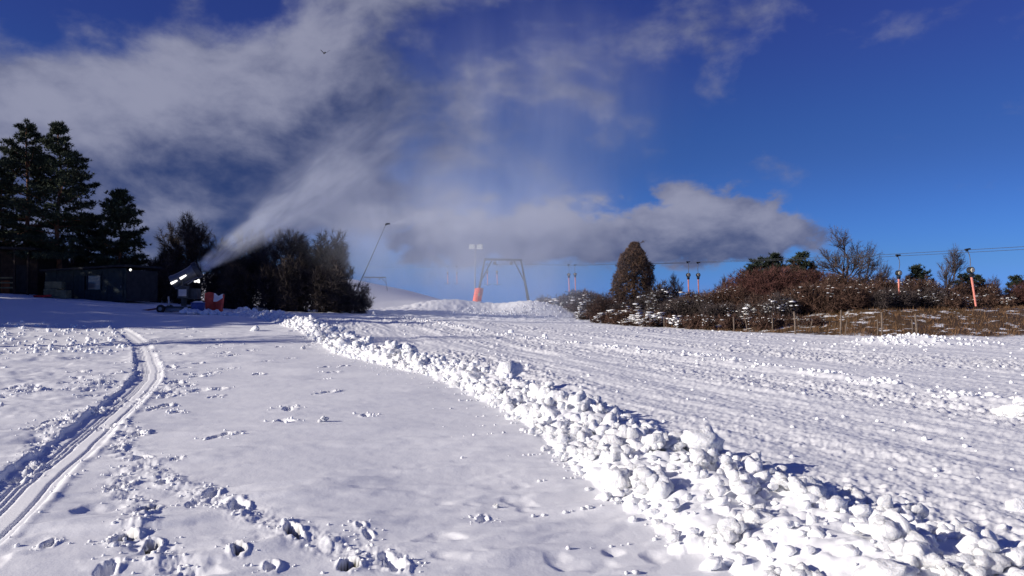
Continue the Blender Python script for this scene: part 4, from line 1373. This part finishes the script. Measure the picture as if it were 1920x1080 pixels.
def portal(d, label, pad, top_z, half_top, half_base, r_=.13):
    xl, yl = line_xy(d, -1)
    c = Vector((xl, yl, 0)) + LPERP * 1.3
    zb = gz(c.x, c.y)
    t = thing('lift_tower', (c.x, c.y, zb), label, 'lift tower', 'drag lift portal towers', math.atan2(LPERP.y, LPERP.x))
    H = top_z - zb
    beam = MB().box((0, 0, H), (half_top * 2 + .2, .30, .30))
    beam.build('crossbeam', M['tower'], t)
    for s in (-1, 1):
        lg = MB()
        foot = Vector((s * half_base, 0, -.4))
        head = Vector((s * half_top, 0, H))
        for yy in (-.32, .32):
            lg.tube([foot + Vector((0, yy, 0)), foot.lerp(head, .62) + Vector((0, yy * .25, 0)), head], [r_, r_, r_], 6)
        for q in (.12, .24, .36, .48):
            a = foot.lerp(head, q)
            lg.tube([a + Vector((0, -.3 * (1 - q * 1.3), 0)), a + Vector((0, .3 * (1 - q * 1.3), 0))], .035, 5)
        lg.build('leg', M['tower'], t)
        br = MB().tube([foot.lerp(head, .55), Vector((s * (half_top - 1.1), 0, H - .08))], .085, 6)
        br.build('brace', M['tower'], t)
        sh = MB()
        n = 14
        xs_ = s * 1.25
        for yy in (-.28, .28):
            rg = [[(xs_ + o_, yy + q * math.cos(2 * math.pi * k / n), H - .50 + q * math.sin(2 * math.pi * k / n)) for k in range(n + 1)] for o_, q in ((-.05, .06), (-.05, .24), (0, .20), (.05, .24), (.05, .06))]
            sh.sheet(rg)
        sh.box((xs_ + .09, 0, H - .42), (.05, .9, .18)).box((xs_ + .09, 0, H - .25), (.08, .12, .36))
        sh.build('sheave_set', M['steel_dark'], t)
        if pad and s < 0:
            head_d = (head - foot).normalized()
            g = []
            n = 20
            for q, rr_ in ((-.02, .46), (.05, .56), (.2, .60), (.32, .62), (.38, .60), (.395, .35)):
                a = foot.lerp(head, q + .05)
                g.append([a + Vector((rr_ * math.cos(2 * math.pi * k / n) * (1 + .05 * math.cos(4 * math.pi * k / n)), rr_ * .85 * math.sin(2 * math.pi * k / n), 0)) for k in range(n + 1)])
            pd = MB().sheet(g).build('padding', M['pad'], t, True)
            a = foot.lerp(head, .30)
            MB().box((a.x - .05, -.60, a.z + .1), (.22, .04, .42), Matrix.Rotation(R(8), 3, 'Y')).build('patch', M['pad_mark'], pd)
            for q in (.12, .26):
                a = foot.lerp(head, q + .05)
                MB().tube([a + Vector((.615 * math.cos(2 * math.pi * k / 20) * 1.03, .615 * .86 * math.sin(2 * math.pi * k / 20), 0)) for k in range(21)], .02, 4, False).build('strap', M['red_thing'], pd)
    return t


portal(110, 'grey portal lift tower with an orange-padded leg', True, at(940, 487, 110.5).z, 2.75, 4.15)
portal(204, 'faint distant portal lift tower high on the misty piste', False, at(712, 520, 204).z, 2.9, 3.4, .05)

# floodlight mast in the mist
p0 = stand(890, 121)
fl = thing('floodlight_mast', p0, 'slender mast carrying two pale floodlights, hazed by drifting snow', 'floodlight')
ztop = at(893, 462, 121).z - p0.z
MB().tube([(0, 0, -.2), (0.05, 0, ztop * .5), (.12, 0, ztop + .2)], [.12, .09, .06], 8).build('mast', M['steel'], fl)
MB().tube([(-.85, 0, ztop), (1.15, 0, ztop)], .04, 6).build('crossarm', M['steel'], fl)
for xx, w_ in ((-.45, .95), (.78, 1.0)):
    lb = MB()
    rt = Matrix.Rotation(R(18), 3, 'X')
    lb.box((xx, -.16, ztop - .05), (w_, .26, .84), rt, .96)
    hd = lb.build('lamp_head', M['steel'], fl)
    MB().box((xx, -.312, ztop - .10), (w_ * .9, .03, .74), rt).build('lens', M['flood_white'], hd)

# ------------------------------------------------------------------ snow lance
b = stand(650, 60, 0)
b = at(650, 575, 60); b.z = gz(b.x, b.y)
tip = at(724, 420, 61.5)
ln_ = thing('snow_lance', b, 'tall slanting snow lance spraying from its tip beside the thicket', 'snow lance')
v = tip - b
MB().tube([(0, 0, -.2), v * .12 + Vector((0, 0, .1)), v * .5, v], [.06, .05, .035, .02], 7).build('pole', M['steel'], ln_)
hd = MB().tube([v * .985, v * 1.0, v * 1.0 + Vector((.30, 0, .03))], [.07, .075, .06], 8).build('nozzle_head', M['steel_dark'], ln_)
MB().tube([(0, 0, .05), (.35, -.2, .25), (.2, -.1, .9)], .04, 6).build('hose', M['rubber'], ln_)
MB().tube([(.9, .4, -.2), v * .22], .035, 6).build('stay', M['steel'], ln_)

# ------------------------------------------------------------------ fan snow gun
GD = 46.0
gp = at(340, 583, GD); gp.z = gz(gp.x, gp.y)
gun = thing('snow_gun', gp, 'fan snow gun on a low trailer blowing a jet of snow', 'snow gun')


def rel(px, py, dd=0.0):
    return at(px, py, GD + dd) - gp


ax0 = rel(322, 531); ax1 = rel(372, 505, .4)
axd = (ax1 - ax0).normalized()
e1 = axd.cross(Vector((0, 0, 1))).normalized(); e2 = e1.cross(axd)


def turned(stations, n=24):
    """surface turned about the gun's axis: stations of (distance along axis, radius)"""
    g = []
    for t, r_ in stations:
        o = ax0 + axd * t
        g.append([o + (e1 * math.cos(2 * math.pi * k / n) + e2 * math.sin(2 * math.pi * k / n)) * r_ for k in range(n + 1)])
    return MB().sheet(g)


Lg = (ax1 - ax0).length
turned([(.0, .30), (.02, .42), (.14, .44), (.30, .40), (.55, .38), (Lg - .5, .40), (Lg - .2, .46), (Lg - .02, .47), (Lg - .02, .40), (Lg - .4, .36), (.5, .33)]).build('barrel', M['gun_grey'], gun, True)
turned([(Lg - .24, .475), (Lg - .22, .515), (Lg + .03, .515), (Lg + .05, .47), (Lg + .05, .40)]).build('nozzle_ring', M['gun_dark'], gun, True)
turned([(.02, .02), (.0, .12), (.01, .30), (.03, .31)]).build('motor_cover', M['gun_dark'], gun, True)
fan = MB()
for k in range(7):
    a = 2 * math.pi * k / 7
    u = e1 * math.cos(a) + e2 * math.sin(a); w_ = axd.cross(u)
    o = ax0 + axd * .45
    fan.add([o + u * .05 - w_ * .04, o + u * .05 + w_ * .04 + axd * .05, o + u * .32 + w_ * .09 + axd * .06, o + u * .32 - w_ * .09 - axd * .02], [(0, 1, 2, 3)])
fan['x'] if False else fan.build('fan_rotor', M['gun_dark'], gun)
mid = ax0 + axd * (Lg * .45)
yk = MB()
for s in (-1, 1):
    yk.tube([mid + e1 * (.47 * s), Vector((mid.x + .02, mid.y, mid.z)) + e1 * (.47 * s) + Vector((0, 0, -.55))], [.05, .05], 6)
yk.box(mid + Vector((.02, 0, -.60)), (.16, 1.1, .12))
yk.build('yoke', M['gun_dark'], gun)
MB().tube([mid + Vector((.02, 0, -.62)), Vector((mid.x + .02, mid.y, .40))], [.13, .16], 10).build('column', M['gun_dark'], gun)
ram = MB().tube([rel(352, 533, -.3), rel(363, 526, -.3)], .035, 6)
ram.build('tilt_ram', M['steel'], gun)
cb = rel(343, 549, -.42)
MB().box(cb + Vector((0, .12, -.02)), (.62, .34, .58)).build('control_cabinet', M['gun_dark'], gun)
MB().box(cb + Vector((0, -.065, 0)), (.46, .03, .40)).build('panel', M['panel'], gun)
MB().box(rel(364, 551, .1), (.55, .6, .62)).build('compressor', M['gun_dark'], gun)
ch = MB().box((-.25, -.45, .32), (1.9, .10, .14)).box((-.25, .45, .32), (1.9, .10, .14)).box((-1.1, 0, .32), (.10, .80, .12)).box((.62, 0, .32), (.10, .80, .12))
ch.build('chassis', M['gun_dark'], gun)
tk = MB().tube([(-.95, -.52, .16), (-.2, -.53, .17), (.45, -.52, .16)], [.10, .115, .10], 10)
tk.build('water_pipe', M['steel'], gun, True)
MB().tube([(-1.1, 0, .30), (-1.6, -.1, .22), (-2.35, -.25, .12)], [.06, .055, .05], 6).build('drawbar', M['rust'], gun)
for s in (-1, 1):
    wl = MB()
    n = 18
    rg = [[(-.95 + q * math.cos(2 * math.pi * k / n), s * .60 + o_, .24 + q * math.sin(2 * math.pi * k / n)) for k in range(n + 1)] for o_, q in ((-.08, .05), (-.08, .22), (-.05, .25), (.05, .25), (.08, .22), (.08, .05))]
    wl.sheet(rg)
    wh = wl.build('wheel', M['rubber'], gun, True)
    MB().tube([(-.95, s * .60 - .09, .24), (-.95, s * .60 + .09, .24)], .11, 12).build('hub', M['steel'], wh)
MB().tube([rel(317, 573, -.5), rel(316, 556, -.5)], .045, 8).build('hand_post', M['panel'], gun)
# work lamp under the barrel, plus two added glowing fittings imitating sun glints
for nm, a, c_ in (('glint_and_work_lamp', rel(320, 532, -.46), rel(332, 526, -.46)), ('glint_and_work_lamp', rel(337, 523, -.46), rel(349, 516, -.45)), ('glint_and_work_lamp', rel(364, 528, -.40), rel(373, 527, -.42))):
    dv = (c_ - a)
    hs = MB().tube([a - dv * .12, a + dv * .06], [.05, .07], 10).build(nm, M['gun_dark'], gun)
    last = nm == 'glint_and_work_lamp' and abs(dv.z) < .08
    MB().tube([a + dv * .07, a + dv * .55, c_], [.055, .05, .12] if last else [.075, .065, .045], 10).build('lamp_and_glint_glow', M['lamp_and_glint_glow'], hs)

# blue tub with snow on it, red tarpaulin and the small pile beside the gun
tp_ = at(371, 581, 45.2); tp_.z = gz(tp_.x, tp_.y)
tub = thing('plastic_tub', tp_, 'blue plastic tub capped with snow beside the snow gun', 'tub')
n = 20
rg = [[(q * math.cos(2 * math.pi * k / n) * 1.05, q * math.sin(2 * math.pi * k / n), zz) for k in range(n + 1)] for zz, q in ((-.05, .30), (.1, .33), (.5, .36), (.62, .37), (.64, .39), (.68, .39), (.68, .34))]
MB().sheet(rg).build('shell', M['blue_plastic'], tub, True)
V, Fc = clod_verts(3, 77, .35)
put('snow_cap', np_mesh('snow_cap', V * np.array([.40, .38, .17]) + np.array([0, 0, .66]), Fc, True), M['snow'], tub)
rp = at(402, 580, 46.6); rp.z = gz(rp.x, rp.y)
tarp = thing('safety_mat', rp, 'slumped red safety mat with snow on its top edge beside the snow gun', 'mat')


def matp(u, v):
    """folded mat: u across, v up"""
    x = -.52 + 1.05 * u + .10 * v * (u - .2); z = v * (1.22 - .12 * u) + (.10 * math.sin(u * 7)) * v
    y = .16 * math.sin(u * 5.2) - .28 * abs(u - .42) + .05 * math.sin(v * 6 + u * 3)
    return (x, y, z)


front = [[matp(i / 16, j / 12) for i in range(17)] for j in range(13)]
back = [[(p[0] + .02, p[1] + .16 + .10 * (1 - j / 12), p[2] - .02) for p in row] for j, row in enumerate(front)]
mb_ = MB().sheet(front).sheet([r0[::-1] for r0 in back]).sheet([front[-1], back[-1]]).sheet([[r0[0] for r0 in back], [r0[0] for r0 in front]]).sheet([[r0[-1] for r0 in front], [r0[-1] for r0 in back]])
mb_.build('cover', M['tarp_red'], tarp, True)
sn_ = [[(matp(.40 + .60 * i / 10, 1.0 - .42 * (j / 8) * (1 - .5 * i / 10))[0], matp(.40 + .60 * i / 10, 1.0 - .42 * (j / 8) * (1 - .5 * i / 10))[1] - .025 - .02 * math.sin(j + i), matp(.40 + .60 * i / 10, 1.0 - .42 * (j / 8) * (1 - .5 * i / 10))[2] + .02) for i in range(11)] for j in range(9)]
MB().sheet(sn_).sheet([[(p[0], p[1], p[2]) for p in sn_[0]], [(p[0], p[1] + .22, p[2] - .01) for p in sn_[0]]]).build('snow_dusting', M['snow'], tarp, True)
hx = []; hy = []; hs_ = []
for _ in range(150):
    u = random.random()
    hx.append(gp.x + .9 + 3.4 * u + random.gauss(0, .12)); hy.append(44.9 + random.gauss(0, .35)); hs_.append(random.uniform(.07, .20) * (1.25 - .6 * u))
hp = cloud_of_clods('snow_heap', hx, hy, [gz(a, c) + .16 * (1 - (a - gp.x - .9) / 4) for a, c in zip(hx, hy)], hs_, 33, [2] * 150)
tag(hp, 'low heap of shaded snow clods beside the snow gun', 'snow heap', kind='stuff')

# ------------------------------------------------------------------ huts in the shade of the pines
hx0 = at(85, 556, 54.5); hx1 = at(236, 566, 52.5)
hut_o = (hx0 + hx1) * .5
hut_o.z = gz(hut_o.x, hut_o.y) - .12
ang = math.atan2(hx1.y - hx0.y, hx1.x - hx0.x)
Wd_ = (hx1 - hx0).length
hut = thing('wooden_hut', hut_o, 'low dark green wooden hut with a square window under the pines', 'hut', None, ang)
HH = 2.15
nb = 14
for i in range(nb):                                        # vertical wall boards
    xx = -Wd_ / 2 + Wd_ * (i + .5) / nb
    cx0 = -Wd_ / 2 + Wd_ * .535; cx1 = cx0 + 1.12
    if cx0 - .05 < xx < cx1 + .05:
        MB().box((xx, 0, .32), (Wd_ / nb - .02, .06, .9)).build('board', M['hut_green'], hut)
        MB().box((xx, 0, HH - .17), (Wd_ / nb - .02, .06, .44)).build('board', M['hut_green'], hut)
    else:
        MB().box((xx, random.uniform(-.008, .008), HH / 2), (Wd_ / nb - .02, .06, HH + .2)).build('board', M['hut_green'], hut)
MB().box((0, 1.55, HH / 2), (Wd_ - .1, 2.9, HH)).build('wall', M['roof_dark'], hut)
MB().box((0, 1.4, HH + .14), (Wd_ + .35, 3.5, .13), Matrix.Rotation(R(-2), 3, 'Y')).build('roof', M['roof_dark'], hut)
wn_ = MB()
cxm = (cx0 + cx1) / 2
for dx_, dz_, sx_, sz_ in ((-.6, 0, .08, 1.16), (.6, 0, .08, 1.16), (0, .56, 1.12, .08), (0, -.56, 1.12, .08)):
    wn_.box((cxm + dx_, -.02, 1.33 + dz_), (sx_, .12, sz_))
win = wn_.build('window', M['hut_green'], hut)
MB().box((cxm, .0, 1.33), (1.12, .03, 1.06)).build('pane', M['glass_grey'], win)
dr_ = MB().box((Wd_ / 2 - .62, -.07, .98), (.82, .05, 1.95)).build('door', M['hut_green'], hut)
MB().box((Wd_ / 2 - .32, -.11, 1.0), (.04, .06, .14)).build('handle', M['steel'], dr_)
MB().tube([(Wd_ / 2 + .1, .2, HH - .05), (Wd_ / 2 + .32, .05, HH + .02)], .02, 5).build('lamp_arm', M['steel_dark'], hut)
MB().tube([(Wd_ / 2 + .30, .05, HH - .08), (Wd_ / 2 + .32, .03, HH - .02), (Wd_ / 2 + .32, .03, HH + .06)], [.05, .09, .04], 10).build('lamp', M['lamp_and_glint_glow'], hut)
V, Fc = clod_verts(2, 79, .5)
put('roof_snow', np_mesh('roof_snow', V * np.array([.7, .35, .07]) + np.array([Wd_ / 2 - .9, -.1, HH + .22]), Fc, True), M['snow'], hut)

cb0 = at(0, 550, 55.5); cb0.z = gz(cb0.x, cb0.y) - .1
cabin = thing('wooden_cabin', Vector((cb0.x - 1.0, cb0.y, cb0.z)), 'dark brown wooden cabin with a flat roof and orange-brown lower boards', 'cabin')
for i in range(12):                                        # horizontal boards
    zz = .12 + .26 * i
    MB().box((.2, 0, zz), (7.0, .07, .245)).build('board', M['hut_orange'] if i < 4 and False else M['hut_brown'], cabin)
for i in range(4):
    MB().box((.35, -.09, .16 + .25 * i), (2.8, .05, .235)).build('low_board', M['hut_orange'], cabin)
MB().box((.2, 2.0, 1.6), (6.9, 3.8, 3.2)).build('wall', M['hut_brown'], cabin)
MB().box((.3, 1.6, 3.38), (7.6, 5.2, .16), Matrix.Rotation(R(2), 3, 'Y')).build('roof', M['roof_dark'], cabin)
for xx in (1.55, 2.6, 3.55):
    MB().box((xx, -.9, 1.62), (.12, .12, 3.4)).build('post', M['hut_brown'], cabin)
MB().box((2.6, -.12, 1.15), (.85, .06, 2.0)).build('door', M['roof_dark'], cabin)
for zz in (.5, .85, 1.2):
    MB().box((2.1, -.92, zz), (1.0, .05, .10)).build('rail', M['crate'], cabin)

# olive crates stacked against the hut, a red sledge on the snow
for k_, (px, py, sx_, sz_, d, lab) in enumerate([(101, 553, .95, .62, 52.6, 'olive slatted crate at the base of the stack by the green hut'), (119, 554, .75, .58, 52.3, 'second olive crate beside the stack by the green hut'), (104, 536, 1.05, .45, 52.6, 'olive crate topmost of its stack by the green hut')]):
    c = at(px, py, d); zb = gz(c.x, c.y) + (.66 if k_ == 2 else .0)
    ct_ = thing('crate', (c.x, c.y, zb), lab, 'crate', 'crates by the hut', -.1 + .12 * k_)
    for i in range(3):
        MB().box((0, -.36, sz_ * (i + .5) / 3), (sx_, .04, sz_ / 3 - .03)).build('slat', M['crate'], ct_)
    MB().box((0, 0, sz_ * .5), (sx_ - .04, .66, sz_ - .02)).build('body', M['crate'], ct_)
c = at(80, 556, 51.5)
sl = thing('plastic_sledge', (c.x, c.y, gz(c.x, c.y)), 'small red plastic sledge lying on the snow by the pine', 'sledge', None, .3)
g = [[(-.5 + i / 10, (-.24 + .48 * j / 6) * (1 - .25 * (i / 10) ** 2), .03 + .13 * (abs(j - 3) / 3) ** 3 + .20 * max(0, i / 10 - .7) ** 1.2) for i in range(11)] for j in range(7)]
MB().sheet(g).sheet([[(p[0], p[1], p[2] - .02) for p in r0][::-1] for r0 in g]).build('hull', M['red_thing'], sl, True)
MB().tube([(.5, 0, .14), (.8, .1, .06), (1.1, .02, .03)], .012, 5).build('tow_cord', M['cable'], sl)

# ------------------------------------------------------------------ bird
bd = thing('bird', at(609, 99, 75), 'small black bird flying before the grey cloud', 'bird', None, .5)
bdy = [[(q * math.cos(2 * math.pi * k / 10), yy, q * math.sin(2 * math.pi * k / 10)) for k in range(11)] for yy, q in ((-.30, .005), (-.24, .03), (-.18, .045), (-.05, .075), (.1, .06), (.2, .03), (.36, .045), (.40, .005))]
MB().sheet(bdy).build('body', M['feather'], bd, True)
for s in (-1, 1):
    e = [[Vector((s * (.05 + .40 * t), .10 * (1 - t) - .12 * t + c_ * (.20 * (1 - .55 * t)), .30 * t * (1 if s > 0 else .75) - .02)) for t in (0, .25, .5, .75, 1)] for c_ in (-.5, .0, .5)]
    lo = [[p - Vector((0, 0, .015)) for p in r0][::-1] for r0 in e]
    MB().sheet(e).sheet(lo).build('wing', M['feather'], bd)

# ------------------------------------------------------------------ drifting machine-made snow (volumes)
def vol_mat(name, dens_fn, col=(.85, .90, .99), aniso=.2, step=.6):
    m = bpy.data.materials.new(name)
    m.cycles.volume_step_rate = step
    m.use_nodes = True
    m.node_tree.nodes.clear()
    nt = NT(m.node_tree)
    pv = nt.node('ShaderNodeVolumePrincipled')
    pv.inputs['Color'].default_value = col + (1,)
    pv.inputs['Anisotropy'].default_value = aniso
    out = nt.node('ShaderNodeOutputMaterial')
    nt.l.new(pv.outputs[0], out.inputs['Volume'])
    tc = nt.node('ShaderNodeTexCoord').outputs['Object']
    nt.put(pv.inputs['Density'], dens_fn(nt, tc))
    return m


def jet_obj(name, a, bpt, r0, r1, rho, fall, label, cat, kind, seed=0.0, streak=2.0):
    a = Vector(a); L = (Vector(bpt) - a).length

    def dens(nt, tc):
        x, y, z = nt.xyz(tc)
        t = nt.m('DIVIDE', x, L, clamp=True)
        rad = nt.m('MULTIPLY_ADD', t, r1 - r0, r0)
        q = nt.m('DIVIDE', nt.m('SQRT', nt.m('ADD', nt.m('MULTIPLY', y, y), nt.m('MULTIPLY', z, z))), rad)
        rim = nt.smooth(q, 1.0, .25)
        ends = nt.m('MULTIPLY', nt.smooth(t, 1.0, .45), nt.smooth(t, 0.0, .012))
        ns = nt.noise(nt.mapping(tc, scale=(.26, .85, .85), loc=(seed, seed, 0)), 1.3, 6, .68, .5)
        ns = nt.smooth(ns, .36, .66, .12, 1.6)
        thin = nt.m('POWER', nt.m('DIVIDE', r0, rad), fall)
        return nt.m('MULTIPLY', nt.m('MULTIPLY', nt.m('MULTIPLY', rim, ends), nt.m('MULTIPLY', ns, thin)), rho)
    n = 20
    g = [[(L * t, (r0 + (r1 - r0) * t) * math.cos(2 * math.pi * k / n), (r0 + (r1 - r0) * t) * math.sin(2 * math.pi * k / n)) for k in range(n)] for t in (0, .25, .5, .75, 1)]
    mb = MB()
    V = [p for r_ in g for p in r_]
    mb.add(V, [(i * n + k, i * n + (k + 1) % n, (i + 1) * n + (k + 1) % n, (i + 1) * n + k) for i in range(4) for k in range(n)] + [tuple(range(n))[::-1], tuple(4 * n + k for k in range(n))])
    o = mb.build(name, vol_mat(name, dens, step=.18))
    o.location = a
    o.rotation_euler = (Vector(bpt) - a).to_track_quat('X', 'Z').to_euler()
    tag(o, label, cat, None, kind)
    return o


def mist_obj(name, c, size, rho, label, cat, scale=(1, 1, 1), lo=.35, hi=.7, seed=0.0, shear=0.0):
    """ellipsoid of drifting snow, fading to nothing at its rim"""
    def dens(nt, tc):
        q = nt.vm('LENGTH', tc)
        rim = nt.smooth(q, 1.0, .15)
        wp = nt.mapping(tc, scale=tuple(s * k_ for s, k_ in zip(size, scale)), loc=(seed, seed * 2, seed * 3), rot=(0, shear, 0))
        ns = nt.smooth(nt.noise(wp, 1.0, 5, .6, .3), lo, hi, .1, 1.5)
        return nt.m('MULTIPLY', nt.m('MULTIPLY', rim, ns), rho)
    V, Fc = ICO[3]
    me_ = np_mesh(name, V * 1.03, Fc, True)
    o = put(name, me_, vol_mat(name, dens))
    o.location = c
    o.scale = size
    tag(o, label, cat, None, 'stuff')
    return o


nz = gp + ax1 + axd * .1
jet_obj('snow_jet', nz, at(800, 205, 56), .42, 5.4, 4.2, 1.75, 'jet of machine-made snow widening upward from the fan gun', 'snow spray', 'stuff')
jet_obj('lance_spray', tip + Vector((.3, 0, .03)), at(1010, 375, 66), .12, 3.2, .9, .95, 'pale spray of snow drifting off the lance tip', 'snow spray', 'stuff', 5.0)
mist_obj('snow_mist', at(850, 450, 68), (20, 15, 10.5), .075, 'veil of drifting machine-made snow hanging before the lift tower', 'snow mist', (.16, .16, .07), .36, .68, 3.0, R(12))
mist_obj('falling_snow_mist', at(1000, 200, 64), (15, 10, 12), .028, 'high streaky veil of snow falling out of the jet', 'snow mist', (.30, .3, .05), .30, .78, 8.0, R(14))
